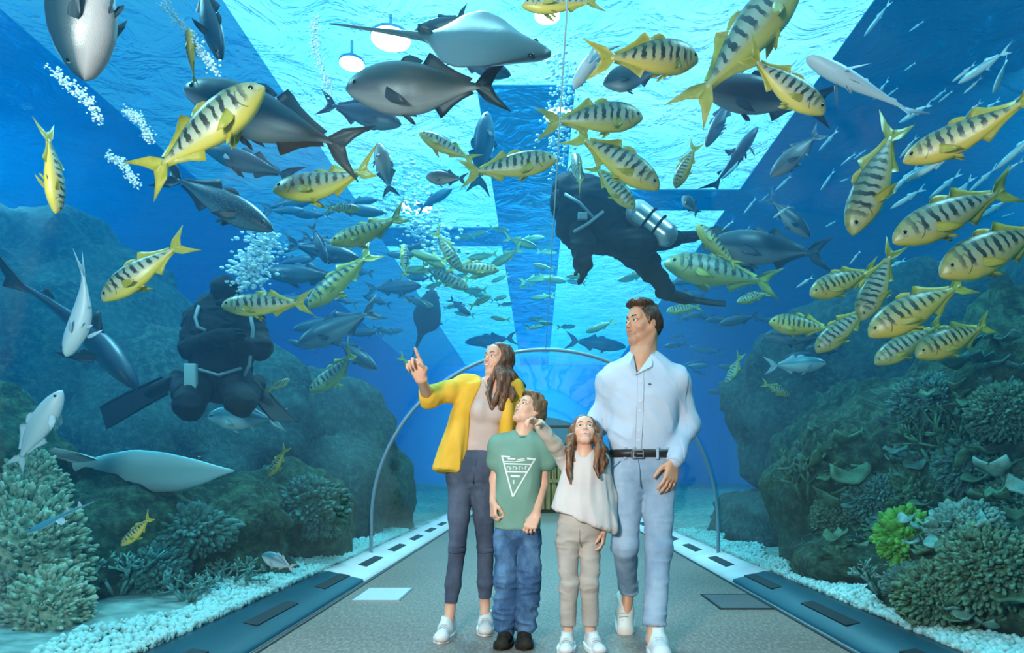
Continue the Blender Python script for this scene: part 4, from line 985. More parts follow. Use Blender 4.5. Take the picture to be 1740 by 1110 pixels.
def diver(px, py, Yd, label):
    c = np.array(W(px, py, Yd)); e = empty('diver', c[:], label, 'diver')
    return e, (lambda x, y, dy=0.0: np.array(W(x, y, Yd + dy)) - c)
# the kneeling diver on the left, arms crossed
def kneeling():
    e, J = diver(380, 690, 5.2, 'diver in black suit kneeling upright in the water with arms folded')
    hd = Head(J(382, 500, -.05), (.35, -.85, -.25), .26)
    sh = [J(334, 540, .02), J(428, 545, .02)]; el = [J(324, 592, -.10), J(442, 592, -.10)]; wr = [J(378, 574, -.28), J(402, 588, -.26)]
    hip = [J(346, 640), J(398, 640)]; kn = [J(322, 690, -.32), J(408, 684, -.30)]; an = [J(302, 646, .10), J(436, 655, .10)]
    B = Field(J(300, 720, -.3) - (.25, .35, .1), J(470, 470, .2) + (.15, .45, .1), .011)
    B.chain([J(380, 525, .02), J(380, 560, .03), J(374, 600, .02), J(372, 645, 0)], [.17, .235, .22, .19], .05, ((0, 1, 0), .72))
    for i in (0, 1):
        B.chain([sh[i], el[i], wr[i]], [.095, .078, .058], .04); B.chain([hip[i], kn[i], an[i]], [.125, .095, .060], .04)
        B.rc(an[i], an[i] + nv(an[i] - kn[i]) * .08, .06, .055, .03)
    B.rc(J(380, 530), hd.p(0, -.08, -.25), .085, .085, .05)
    hd.sculpt(B); B.ell(hd.p(0, -.06, .10), np.array((.37, .45, .42)) * .26, hd.A, .02)
    hand(B, wr[0], (.9, -.3, .1), (.2, .9, -.2), (0, .1, 1), .20, (.4, .45, .5, .5)); hand(B, wr[1], (-.9, -.35, .1), (.2, .9, -.2), (0, .1, 1), .20, (.4, .45, .5, .5))
    fmesh('body', B, M_SUIT, e, folds(.016, 7, 12, 61))
    V_ = Field(J(320, 640, -.4) - (.1, 0, .05), J(445, 520, .3) + (.1, 0, .1), .011)
    V_.chain([J(379, 545, .0), J(376, 575, .0), J(373, 618, .0)], [.235, .262, .245], .03, ((0, 1, 0), .74)); V_.rc(J(379, 560, -.25), J(376, 640, -.25), .05, .05, .02, None, True)
    fmesh('vest', V_, M_VEST, e, folds(.018, 8, 14, 63))
    for pts in ([(338, 520, -.17), (332, 540, -.21), (336, 556, -.22), (350, 562, -.22)], [(424, 528, -.17), (430, 560, -.2), (424, 620, -.2), (412, 646, -.16)], [(338, 628, -.19), (372, 638, -.21), (410, 626, -.19)]):
        MB().tube([J(*p) for p in pts], .014, 6).build('strap', M_STRAP, e, True)
    p = J(326, 641, -.27); MB().box(p + (-.045, -.035, -.10), p + (.045, .01, .10), .012).build('thigh_pocket', principled('pale_pocket', (.36, .45, .44), .7), e, True)
    Mk = MB(); c_ = [hd.p(r, .36 - .5 * r * r, u) for r, u in ((-.26, .10), (-.10, .13), (.10, .13), (.26, .10), (.26, -.08), (.08, -.10), (0, -.02), (-.08, -.10), (-.26, -.08))]
    Mk.tube(c_, .017, 6, True); mk = Mk.build('mask', M_FINR, e, True); mesh('mask_glass', c_, [tuple(range(9))], M_MASKG, mk, False)
    rgF = Field(hd.p(0, .42, -.28) - .1, hd.p(0, .42, -.28) + .1, .008); rgF.rc(hd.p(-.1, .42, -.28), hd.p(.1, .42, -.28), .035, .035, .01); rgF.rc(hd.p(0, .36, -.27), hd.p(0, .50, -.28), .035, .04, .01); ro = fmesh('regulator', rgF, M_FINR, e)
    MB().tube([hd.p(-.15, .42, -.28), hd.p(-.5, .35, -.35), hd.p(-.62, .0, -.5), J(352, 528, .12)], .014, 8).build('hose', M_FINR, ro, True)
    cylinder_tank(e, J(372, 622, .30), J(380, 525, .30), .10)
    blade(e, J(296, 648, .18), J(168, 706, .10), (.25, .35, .9), .16, .25); blade(e, J(438, 662, .18), J(482, 724, .0), (.85, .3, -.45), .15, .23)
kneeling()
# the diver swimming level on the right, steel tank on the back
def swimming():
    e, J = diver(1030, 390, 5.7, 'diver in black suit swimming overhead with a steel tank and one long trailing fin')
    hd = Head(J(962, 322, -.05), (-.75, -.45, -.30), .25)
    B = Field(J(940, 560, -.4) - (.15, .15, .1), J(1170, 285, .4) + (.1, .1, .1), .012)
    B.chain([J(975, 345), J(1000, 362), J(1030, 378), J(1052, 396)], [.20, .27, .25, .19], .05)
    hipA, knA, anA = J(1050, 402), J(1102, 452, .0), J(1134, 496, .06); B.chain([hipA, knA, anA], [.15, .105, .065], .04)
    hipB, knB, anB = J(1030, 404, -.08), J(1092, 412, -.28), J(1150, 405, .05); B.chain([hipB, knB, anB], [.14, .10, .06], .04)
    B.chain([J(985, 360, -.12), J(990, 412, -.2), J(991, 448, -.22)], [.10, .088, .075], .04)
    B.chain([J(970, 360, .12), J(962, 390, .18), J(966, 404, .1)], [.10, .085, .06], .04)
    hand(B, J(991, 446, -.22), (.02, .0, -1), (-.8, .4, 0), (-.2, -.9, 0), .20, (.25, .3, .3, .35)); hand(B, J(966, 404, .1), (.3, -.3, -.8), (.5, .6, 0), (.5, -.6, 0), .19, (.4, .4, .45, .5))
    B.rc(J(975, 345), hd.p(0, -.1, -.2), .11, .09, .05); hd.sculpt(B); B.ell(hd.p(0, -.06, .10), np.array((.37, .45, .42)) * .25, hd.A, .02)
    fmesh('body', B, M_SUIT, e, folds(.016, 7, 12, 65))
    V_ = Field(J(950, 420, -.45), J(1070, 320, .45) + (.1, 0, .1), .012); V_.chain([J(972, 348), J(996, 362), J(1022, 376)], [.26, .30, .275], .03); fmesh('vest', V_, M_VEST, e, folds(.012, 6, 10, 67))
    for pts in ([(960, 330, -.25), (985, 345, -.31), (1010, 372, -.30)], [(975, 395, -.27), (1000, 380, -.32), (1025, 360, -.28)]): MB().tube([J(*p) for p in pts], .015, 6).build('strap', M_STRAP, e, True)
    p = J(990, 368, -.31); MB().box(p + (-.04, -.02, -.03), p + (.04, .02, .03), .008).build('vest_badge', M_STRAP, e, True)
    cylinder_tank(e, J(1130, 398, -.30), J(1084, 362, -.30), .105)
    c_ = [hd.p(r, .36 - .5 * r * r, u) for r, u in ((-.26, .10), (-.10, .13), (.10, .13), (.26, .10), (.26, -.08), (.08, -.10), (0, -.02), (-.08, -.10), (-.26, -.08))]
    mk = MB().tube(c_, .017, 6, True).build('mask', M_FINR, e, True); mesh('mask_glass', c_, [tuple(range(9))], M_MASKG, mk, False)
    MB().tube([J(1085, 355, -.22), J(1055, 335, -.25), J(1000, 318, -.22), hd.p(0, .45, -.25)], .016, 8).build('hose', M_FINR, e, True)
    blade(e, J(1134, 500, .06), J(1230, 526, .0), (.10, .85, .45), .15, .22); blade(e, J(1154, 404, .06), J(1230, 398, .3), (.1, .8, .5), .15, .22)
swimming()
# --- bubbles, uncountable; shafts and trails of light are built from them too
M_BUB = principled('bubble', (.80, .95, 1.0), .15, .9)
def bubbles(name, pts, label, seed):
    rg_ = np.random.default_rng(seed); bm = bmesh.new(); bmesh.ops.create_icosphere(bm, subdivisions=1, radius=1.0)
    bv_ = np.array([v.co[:] for v in bm.verts]); bf = np.array([[v.index for v in f.verts] for f in bm.faces]); bm.free()
    V = []; Fs = []
    for k, (c, r) in enumerate(pts): V.append(bv_ * np.array((r * 1.15, r * 1.15, r * .8)) + np.array(c)); Fs.append(bf + k * len(bv_))
    o = mesh(name, np.vstack(V), np.vstack(Fs), M_BUB); return tag(o, label, 'bubbles', None, 'stuff')
def plume(path, Yd, n, spread, r0, r1, rg_):
    out = []; path = np.array(path, float)
    for _ in range(n):
        t = rg_.random() * (len(path) - 1); i = int(t); q = path[i] + (path[min(i+1, len(path)-1)] - path[i]) * (t - i)
        c = np.array(W(q[0], q[1], Yd)) + rg_.normal(0, 1, 3) * spread; out.append((c, rg_.uniform(r0, r1)))
    return out
g_ = np.random.default_rng(4)
bubbles('bubble_or_light_plume', plume([(425, 478), (418, 455), (448, 430), (440, 400)], 5.1, 420, .07, .006, .022, g_), 'white plume of bubbles rising from the kneeling diver', 1)
bubbles('bubble_or_light_plume', plume([(748, 425), (715, 380), (690, 330), (672, 300)], 8.2, 520, .16, .010, .035, g_), 'white light shaft built from bubbles above the crowded middle', 2)  # bright light beam, shaped out of white bubbles
bubbles('bubble_or_light_plume', plume([(952, 280), (946, 220), (958, 160), (952, 100)], 6.6, 260, .08, .008, .026, g_), 'white reflection built as a column of bubbles beside the overhead seam', 3)  # upright white reflection, modelled with bubbles
tr = []  # light glints on the acrylic, modelled as thin arcs of tiny spheres
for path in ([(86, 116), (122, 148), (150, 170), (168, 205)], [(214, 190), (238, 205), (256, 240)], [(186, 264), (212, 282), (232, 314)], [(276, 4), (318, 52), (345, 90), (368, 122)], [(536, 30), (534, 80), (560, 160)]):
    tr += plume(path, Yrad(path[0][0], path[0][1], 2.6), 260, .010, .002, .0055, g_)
bubbles('glint_trail', tr, 'thin arcs of light glints built from tiny bubbles at upper left', 4)
# ================================================================ fish
def m_trevally():
    m, nt, out = nmat('striped_trevally'); n = N(nt)
    uv = n.coord('UV'); sp = n('SeparateXYZ', {0: uv}); u, v = sp.outputs[0], sp.outputs[1]
    rnd = n('ObjectInfo').outputs['Random']
    no = n.noise(7, 2, uv)
    ph = n.math('ADD', n.math('ADD', n.math('MULTIPLY', u, 70.0), n.math('MULTIPLY', n.math('SUBTRACT', v, .5), 2.2)), n.math('MULTIPLY', no, 4.6))
    w = n.math('SINE', ph); w2 = n.math('SINE', n.math('MULTIPLY', ph, 0.5))
    bars = n.ramp(n.math('ADD', w, n.math('MULTIPLY', w2, .30)), [(.12, (0, 0, 0)), (.48, (1, 1, 1))])
    fade = n.math('MULTIPLY', n.ramp(v, [(.30, (0, 0, 0)), (.46, (1, 1, 1))]), n.ramp(u, [(.13, (.25, .25, .25)), (.20, (1, 1, 1)), (.86, (1, 1, 1)), (.93, (0, 0, 0))]))
    side = n.ramp(v, [(.10, (.78, .60, .10)), (.24, (.60, .46, .12)), (.38, (.48, .46, .30)), (.62, (.36, .40, .32)), (.78, (.16, .21, .11)), (.94, (.04, .08, .03))])
    gold = n.ramp(v, [(.10, (.80, .50, .03)), (.40, (.72, .47, .05)), (.60, (.46, .40, .13)), (.78, (.18, .20, .06)), (.94, (.05, .08, .02))])
    c = n.mix(n.math('POWER', rnd, 3.0), side, gold)
    hd = n.ramp(u, [(.0, (1, 1, 1)), (.16, (.6, .6, .6)), (.26, (0, 0, 0)), (.84, (0, 0, 0)), (.97, (1, 1, 1))])
    c = n.mix(n.math('MULTIPLY', hd, .55), c, (.50, .40, .08))
    c = n.mix(n.math('MULTIPLY', bars, n.math('MULTIPLY', fade, .93)), c, (.008, .016, .018))
    mo = n.math('MULTIPLY', n.math('LESS_THAN', n.math('ABSOLUTE', n.math('SUBTRACT', v, n.math('SUBTRACT', .40, n.math('MULTIPLY', u, .9)))), .014), n.math('LESS_THAN', u, .065))
    gl = n.math('MULTIPLY', n.math('LESS_THAN', n.math('ABSOLUTE', n.math('SUBTRACT', u, n.math('SUBTRACT', .235, n.math('MULTIPLY', n.math('POWER', n.math('SUBTRACT', v, .48), 2.0), .55)))), .006), n.math('LESS_THAN', n.math('ABSOLUTE', n.math('SUBTRACT', v, .46)), .26))
    c = n.mix(n.math('MULTIPLY', n.math('MAXIMUM', mo, gl), .7), c, (.05, .04, .015))
    p = n('BsdfPrincipled', {'Base Color': c, 'Roughness': .34, 'Specular IOR Level': .6, 'Normal': n.bump(n.noise(120, 1, uv), .12, .004)})
    nt.links.new(p.outputs[0], out.inputs[0]); return m
def m_fish(name, back, side, belly, spots=0.0, spot=(.3, .4, .4), rough=.38):
    def col(n):
        uv = n.coord('UV'); v = n('SeparateXYZ', {0: uv}).outputs[1]
        c = n.ramp(n.math('ADD', v, n.math('MULTIPLY', n.math('SUBTRACT', n.noise(5, 2, uv), .5), .12)), [(.18, belly), (.42, side), (.62, back)])
        if spots: c = n.mix(n.math('MULTIPLY', n.ramp(n.noise(46, 2, uv), [(.60, (0, 0, 0)), (.68, (1, 1, 1))]), spots), c, spot)
        return c
    return principled(name, col, rough, .5, lambda n: n.bump(n.noise(90, 1, n.coord('UV')), .15, .004))
M_TREV = m_trevally()
M_FINY = principled('yellow_fin', lambda n: n.mix(n.noise(30, 2, n.coord()), (.28, .26, .03), (.52, .41, .04)), .45)
M_TUNA = m_fish('dark_jack', (.012, .04, .06), (.035, .065, .08), (.34, .31, .31))
M_SPOT = m_fish('spotted_jack', (.010, .05, .09), (.02, .08, .13), (.10, .20, .26), .7)
M_GREY = m_fish('grey_fish', (.04, .07, .08), (.11, .12, .13), (.34, .32, .32))
M_BLUE = m_fish('blue_fish', (.006, .045, .085), (.012, .08, .13), (.05, .18, .25))
M_SILV = m_fish('silver_fish', (.06, .22, .28), (.48, .60, .62), (.68, .74, .74), .35, (.1, .25, .3), .25)
M_PALE = m_fish('pale_fish', (.40, .50, .54), (.52, .58, .62), (.60, .64, .68), .3, (.3, .4, .45))
M_GUIT = m_fish('guitarfish_skin', (.16, .50, .58), (.24, .60, .66), (.42, .66, .70), .15, (.1, .35, .4))
M_OLIV = m_fish('olive_fish', (.05, .12, .05), (.24, .30, .10), (.55, .50, .12), .4, (.02, .05, .03))
M_RUST = m_fish('rust_fish', (.07, .03, .03), (.36, .16, .08), (.52, .32, .22), .6, (.05, .03, .03))
M_FIND = principled('dark_fin', (.018, .04, .055), .5)
M_FINB = principled('blue_fin', (.008, .055, .10), .5)
M_FINS = principled('silver_fin', (.36, .48, .52), .45)
M_FINP = principled('pale_fin', (.45, .54, .60), .45)
M_FINO = principled('olive_fin', (.34, .38, .06), .45)
M_EYEF = principled('fish_eye', attr_col, .1, .6)
T_ = np.array([0, .03, .08, .16, .28, .42, .56, .70, .82, .92, 1.0])
PROF = {  # top, bottom, half width, as shares of the length; body share of the length
 'trevally': ((.006,.046,.080,.112,.134,.136,.120,.090,.054,.025,.017), (.006,.032,.055,.088,.118,.124,.112,.083,.049,.024,.017), (.006,.032,.050,.068,.080,.082,.072,.052,.030,.014,.010), .80),
 'jack':     ((.006,.040,.066,.096,.122,.130,.118,.088,.052,.024,.014), (.006,.034,.056,.088,.120,.132,.120,.086,.046,.020,.014), (.008,.040,.062,.084,.100,.102,.088,.060,.032,.014,.010), .82),
 'round':    ((.010,.070,.115,.165,.200,.205,.180,.130,.072,.032,.022), (.010,.045,.080,.130,.180,.195,.175,.125,.066,.030,.022), (.008,.034,.050,.066,.076,.074,.062,.044,.026,.014,.010), .80),
 'slim':     ((.004,.020,.034,.050,.062,.066,.062,.050,.034,.018,.010), (.004,.016,.030,.046,.060,.066,.062,.048,.030,.016,.010), (.005,.022,.034,.044,.052,.054,.048,.036,.022,.012,.008), .84),
 'shark':    ((.006,.026,.042,.060,.076,.078,.066,.046,.030,.018,.012), (.004,.014,.026,.044,.062,.064,.052,.036,.022,.014,.010), (.008,.036,.052,.066,.072,.068,.054,.036,.022,.014,.008), .80),
}
def warp_y(x, bend): return bend * np.maximum(0.22 - x, 0) ** 2 * 1.6
_cache = {}
def fish_mesh(sp, bend, slim=1.0):
    key = (sp, round(bend, 2), slim)
    if key in _cache: return _cache[key]
    top, bot, wid, bs = PROF[sp]; nr, ns = 16, 30
    t = np.linspace(0, 1, ns) ** 1.25; V = []; UV = []
    for i in range(ns):
        h1, h0, w = (np.interp(t[i], T_, a) * slim for a in (top, bot, wid)); x = .5 - bs * t[i]
        for k in range(nr):
            a = 2 * math.pi * k / nr; s_, c_ = math.sin(a), math.cos(a)
            z = (h1 if s_ > 0 else h0) * s_; y = w * math.copysign(abs(c_) ** .85, c_)
            V.append((x, y, z)); UV.append((t[i], .5 + .5 * s_ * (.9 if abs(s_) < .99 else 1)))
    V = np.array(V); V[:, 1] += warp_y(V[:, 0], bend)
    Fs = [(i*nr+k, i*nr+(k+1) % nr, (i+1)*nr+(k+1) % nr, (i+1)*nr+k) for i in range(ns-1) for k in range(nr)]
    Fs += [tuple(range(nr))[::-1], tuple(range((ns-1)*nr, ns*nr))]
    _cache[key] = (V, [f[::-1] for f in Fs], UV, bs); return _cache[key]
def fin_mesh(base, edge, bend, th=.006, M=None):
    """a fin between a base line and an edge line (equal numbers of points), a lens in section"""
    base = np.array(base, float); edge = np.array(edge, float); n = len(base); mid = base * .45 + edge * .55
    V = []
    for p, w in ((base, th), (mid, th * .7), (edge, th * .12)):
        for s_ in (1, -1): V += [(q[0], q[1] + s_ * w, q[2]) for q in p]
    Fs = []
    for r in (0, 1):
        for i in range(n - 1):
            a = r * 2 * n; b = a + 2 * n
            Fs += [(a+i, a+i+1, b+i+1, b+i), (a+n+i+1, a+n+i, b+n+i, b+n+i+1)]
        for i in (0, n - 1): Fs.append((a+i, b+i, b+n+i, a+n+i) if i else (a+i, a+n+i, b+n+i, b+i))
    for i in range(n - 1): Fs.append((4*n+i, 4*n+i+1, 5*n+i+1, 5*n+i))
    V = np.array(V)
    if M is not None: V = V @ np.array(M).T
    V[:, 1] += warp_y(V[:, 0], bend); return V, Fs
def L2(a, b, n=5): return [tuple(np.array(a) + (np.array(b) - np.array(a)) * t) for t in np.linspace(0, 1, n)]
def hz(sp, x, top=True):
    t, b, w, bs = PROF[sp]; return np.interp((.5 - x) / bs, T_, t if top else b)
def hwid(sp, x): return np.interp((.5 - x) / PROF[sp][3], T_, PROF[sp][2])
SCHOOL = []
def fish(sp, skin, finm, h, t, R, label, bend=0.0, roll=0.0, dy=0.0, cat='fish', group=None, name='fish', slim=1.0, detail=True, up=None, Y=None, fork=1.0):
    (hx, hy), (tx, ty) = h, t; mx, my = (hx + tx) / 2, (hy + ty) / 2
    if Y is None:
        Y = Yrad(mx, my, R)
        for _ in range(30):
            ok = all(math.hypot(q.x - TX, q.z - TZ) > TR + .26 or q.z < .05 for q in (W(hx, hy, Y), W(tx, ty, Y), W(mx, my, Y)))
            if ok: break
            Y *= 1.05
    Hp, Tp = W(hx, hy, Y), W(tx, ty, Y); L = (Hp - Tp).length
    Hp.y -= dy * L / 2; Tp.y += dy * L / 2; fw = (Hp - Tp); L = fw.length; fw.normalize()
    u0 = Vector(up) if up else Vector((0, -0.0, 1)); lat = u0.cross(fw)
    if lat.length < 1e-3: lat = Vector((0, -1, 0))
    lat.normalize(); upv = fw.cross(lat).normalized()
    Rm = Matrix((fw, lat, upv)).transposed().to_4x4() @ Matrix.Rotation(roll, 4, 'X')
    e = empty(name, ((Hp + Tp) / 2)[:], label, cat, group); e.matrix_world = Matrix.Translation((Hp + Tp) / 2) @ Rm @ Matrix.Diagonal((L, L, L, 1))
    build_fish_parts(e, sp, skin, finm, bend, slim, detail, fork); return e
def build_fish_parts(e, sp, skin, finm, bend, slim=1.0, detail=True, fork=1.0):
    def part(name, V, Fs, mat, uv=None, smooth=True): return mesh(name, V, Fs, mat, e, smooth, uv)
    V, Fs, UV, bs = fish_mesh(sp, bend, slim); bd = part('body', V, Fs, skin, UV)
    xp = .5 - bs; r = .016 * slim
    if sp == 'shark':
        V1, F1 = fin_mesh(L2((xp + .05, 0, -.012), (xp, 0, .014), 4), [(xp - .05, 0, -.075), (xp - .06, 0, -.015), (xp - .13, 0, .06), (xp - .20, 0, .135)], bend)
        part('tail_fin', V1, F1, finm)
        V1, F1 = fin_mesh(L2((.13, 0, .070), (.02, 0, .070)), [(.06, 0, .12), (.03, 0, .165), (.015, 0, .17), (.005, 0, .14), (.0, 0, .078)], bend); part('dorsal_fin', V1, F1, finm)
        V1, F1 = fin_mesh(L2((-.17, 0, .042), (-.22, 0, .034)), [(-.19, 0, .06), (-.21, 0, .075), (-.225, 0, .072), (-.23, 0, .055), (-.235, 0, .035)], bend); part('dorsal_fin', V1, F1, finm)
    else:
        k = {'slim': .10, 'round': .15, 'jack': .15, 'trevally': .145}[sp] * fork
        for s_ in (1, -1):
            V1, F1 = fin_mesh([(xp + .035, 0, s_ * .012), (xp + .015, 0, s_ * .008), (xp + .0, 0, s_ * .004), (xp - .01, 0, -s_ * .004)],
                              [(xp - .03, 0, s_ * k * .55), (xp - .19, 0, s_ * k), (xp - .10, 0, s_ * k * .38), (xp - .065, 0, -s_ * .002)], bend, .007); part('tail_fin', V1, F1, finm)
        sc = hz(sp, .0) / .15
        V1, F1 = fin_mesh([(x, 0, hz(sp, x) * slim - .01) for x in (.03, -.02, -.09, -.17, -.25)], [(x2, 0, hz(sp, x) * slim + h_ * (.6 + .4 * sc)) for x, x2, h_ in ((.03, -.02, .065), (-.02, -.055, .060), (-.09, -.11, .034), (-.17, -.19, .022), (-.25, -.275, .018))], bend); part('dorsal_fin', V1, F1, finm)
        V1, F1 = fin_mesh([(x, 0, -hz(sp, x, False) * slim + .01) for x in (-.03, -.07, -.13, -.19, -.26)], [(x2, 0, -hz(sp, x, False) * slim - h_ * (.6 + .4 * sc)) for x, x2, h_ in ((-.03, -.07, .058), (-.07, -.10, .050), (-.13, -.15, .030), (-.19, -.21, .020), (-.26, -.28, .016))], bend); part('anal_fin', V1, F1, finm)
        if detail:
            V1, F1 = fin_mesh([(x, 0, hz(sp, x) * slim - .01) for x in (.17, .13, .09, .05)], [(x - .03, 0, hz(sp, x) * slim + h_) for x, h_ in ((.17, .022), (.13, .034), (.09, .026), (.05, .010))], bend, .004); part('spiny_fin', V1, F1, finm)
    zp = -.035 * slim; xb = .24 if sp != 'shark' else .22
    if detail:
        lp = .17 if sp != 'shark' else .20
        for s_ in (1, -1):
            yb = s_ * hwid(sp, xb - .02) * .93 * slim; ang = .75 if sp != 'shark' else 1.2
            d = np.array((-math.cos(ang * .8), s_ * math.sin(ang * .8) * .75, -.42)); d /= np.linalg.norm(d); q = np.array((xb, yb, zp)); wv = np.array((-.2, 0, .98))
            base = [q + wv * .032, q + wv * .012, q - wv * .010, q - wv * .028]; edge = [q + d * lp * .55 + wv * .022, q + d * lp + wv * -.005, q + d * lp * .62 - wv * .030, q + d * lp * .2 - wv * .038]
            V1, F1 = fin_mesh(base, edge, 0, .0045); part('pectoral_fin', V1, F1, finm)
            q = np.array((.17, s_ * .022, -hz(sp, .17, False) * slim + .008)); d = np.array((-.75, s_ * .25, -.6)); d /= np.linalg.norm(d)
            V1, F1 = fin_mesh([q, q + (-.015, 0, 0), q + (-.03, 0, 0)], [q + d * .07, q + d * .075 + (-.02, 0, 0), q + d * .03 + (-.04, 0, 0)], 0, .004); part('pelvic_fin', V1, F1, finm)
        xe = .425 if sp != 'shark' else .42; re = .019 if sp != 'shark' else .010
        for s_ in (1, -1):
            c = np.array((xe, s_ * (hwid(sp, xe) * .80 * slim), hz(sp, xe) * .28 * slim)); n_ = 8; V1 = []
            for a in np.linspace(0, math.pi, n_):
                for b in np.linspace(0, 2 * math.pi, 12, endpoint=False): V1.append(c + re * np.array((math.sin(a) * math.cos(b), s_ * math.cos(a) * .75, math.sin(a) * math.sin(b))))
            F1 = np.array([(i*12+j, i*12+(j+1) % 12, (i+1)*12+(j+1) % 12, (i+1)*12+j) for i in range(n_-1) for j in range(12)])
            cc = np.where(np.repeat(np.linspace(0, math.pi, n_), 12)[:, None] < .95, (.004, .004, .006), (.55, .50, .28)); mesh('eye', V1, F1, M_EYEF, e, True, None, cc)
    return e
tv = lambda h, t, R, label, bend=0.0, roll=0.0, dy=0.0, **k: fish('trevally', M_TREV, M_FINY, h, t, R, label, bend, roll, dy, name='striped_trevally', **k)
GT = 'striped yellow trevallies'
# --- the striped trevallies, one by one
for a in (
 ((450,148),(232,312),2.15,'large striped yellow trevally rising over the dark jack, head up at right',.0,.15,.0),
 ((459,320),(668,312),2.2,'striped trevally facing left with golden head and grey hind bars, top centre left',.35,.15,-.1),
 ((947,272),(776,296),2.3,'pale slender striped trevally facing right below the bright overhead seam',.0,.12,0),
 ((712,226),(815,282),2.5,'yellow green trevally slanting down towards the tail of the pale slender one',.1,.3,0),
 ((1198,72),(1010,120),2.15,'trevally with big golden head facing right under the surface',.25,.25,-.5),
 ((1362,-38),(1160,186),2.1,'brightest yellow trevally climbing out through the top edge',.1,-.25,0),
 ((1402,194),(1252,92),2.2,'golden trevally diving with orange head beside the brightest yellow one',-.2,.15,0),
 ((1097,186),(918,214),2.4,'short striped trevally facing right above the diver with steel tank',.25,.2,-.3),
 ((1120,322),(962,212),2.25,'broad striped trevally slanting down right over the diver with steel tank',.1,.1,0),
 ((978,246),(986,338),2.6,'small yellow trevally seen end on above the shoulder of the diver with steel tank',.0,.1,-.8),
 ((1078,356),(1000,270),2.5,'dark olive trevally with yellow belly diving towards the steel tank',.1,.35,0),
 ((1148,320),(1186,238),2.8,'hazy yellow trevally pointing down over the steel tank',.0,.1,0),
 ((1448,400),(1538,184),2.2,'striped trevally hanging head down at upper right, tail towards the surface',-.12,.0,0),
 ((1569,246),(1742,204),2.3,'trevally with blunt green face turned to us at the right edge',.5,-.1,-.7),
 ((1517,412),(1742,306),2.4,'striped trevally facing down left, upper of the pair at the right edge',-.05,.0,0),
 ((1597,468),(1806,372),2.3,'striped trevally cut by the frame, lower of the pair at the right edge',.0,.0,0),
 ((1376,502),(1500,452),2.6,'striped trevally facing left, its tail behind the upright one in the right cluster',.0,.0,0),
 ((1464,545),(1520,412),2.5,'upright striped trevally nose down in the middle of the right cluster',.1,.0,0),
 ((1490,566),(1648,470),2.35,'deepest bodied striped trevally with yellow belly in the right cluster',-.25,.05,-.3),
 ((1496,616),(1600,548),2.7,'grey striped trevally peeping out under the deepest bodied one',.1,.0,-.3),
 ((1556,606),(1700,542),2.6,'leaf green striped trevally facing left, lowest right of the cluster',-.1,.1,0),
 ((1392,597),(1480,514),2.6,'pale striped trevally nosing down left, left of the upright one',.1,.0,-.2),
 ((1312,544),(1420,566),2.8,'striped trevally with tan face looking left, leftmost of the right cluster',.2,.0,-.3),
 ((1128,448),(1332,484),3.1,'long slim striped trevally with orange tail behind the swimming diver',.0,.1,0),
 ((1183,382),(1256,462),2.9,'dark green trevally diving right, close above the long slim orange tailed one',.1,.3,0),
 ((1402,708),(1494,730),2.9,'small bright green barred trevally alone before the dark reef',.0,.0,0),
 ((1346,672),(1292,650),3.0,'little orange faced trevally below the silver jack',.1,.0,-.3),
 ((376,521),(540,516),2.35,'striped trevally facing left across the arms of the kneeling diver',.08,.05,0),
 ((174,512),(322,398),2.25,'striped yellow trevally nosing down left with tail up, left of the kneeling diver',-.08,.0,0),
 ((84,358),(98,212),2.3,'green and gold trevally hanging head down by the left edge',.12,.55,-.2),
 ((561,414),(704,376),2.7,'pale arched striped trevally with dark back bars above the small upright one',.35,.1,0),
 ((524,524),(644,418),2.9,'dark green striped trevally rising right, nose beside the kneeling diver',.0,.15,0),
 ((686,414),(688,476),3.2,'small upright dark trevally below the pale arched one',.05,.4,0),
 ((784,462),(732,384),3.3,'thin olive trevally diving beside the white light shaft',.1,.5,0),
 ((848,460),(752,452),3.1,'striped trevally facing right with green back in the crowded middle',.0,.1,0),
 ((796,492),(708,446),3.4,'trevally with yellow throat slanting down right in the crowded middle',.0,.4,0),
 ((520,664),(636,600),2.9,'silver barred trevally with long lifted tail right of the kneeling diver',.45,.0,-.3),
 ((486,642),(462,668),2.6,'small yellow green trevally turned end on beside the fin of the kneeling diver',.2,.2,-.9),
 ((456,812),(492,756),2.5,'green trevally nosing down near the low gravel, left side',.1,.2,0),
 ((1252,514),(1312,496),3.3,'small green trevally just above the tip of the long black fin',.0,.1,0),
 ((1132,530),(1196,520),3.4,'green speckled trevally beside the hair of the man',.0,.1,0),
 ((1236,658),(1262,600),3.2,'green trevally nosing down right of the shoulder of the man',.2,.1,-.3),
 ((886,10),(1030,2),2.2,'yellow trevally half out of the picture at the top, beside the overhead seam',.0,.2,0),
 ((716,644),(676,602),2.5,'small green trevally at the fingertip of the woman',.0,.2,0),
 ((206,928),(268,874),2.12,'dim olive trevally low before the left reef',.2,.2,0),
 ((330,58),(318,140),2.4,'thin yellow tailed trevally above the large rising one',.1,.5,.4),
 ((610,352),(552,356),2.9,'brown gold trevally under the grey barred one, mostly covered',.2,.2,-.3)):
    h, t, R, lb, bd, rl, dy = a; tv(h, t, R, lb, bd, rl, dy, group=GT, slim=1.22 if h[0] > 1300 and h[1] > 430 and h[1] < 640 else (.92 if h[0] < 1000 else 1.0))
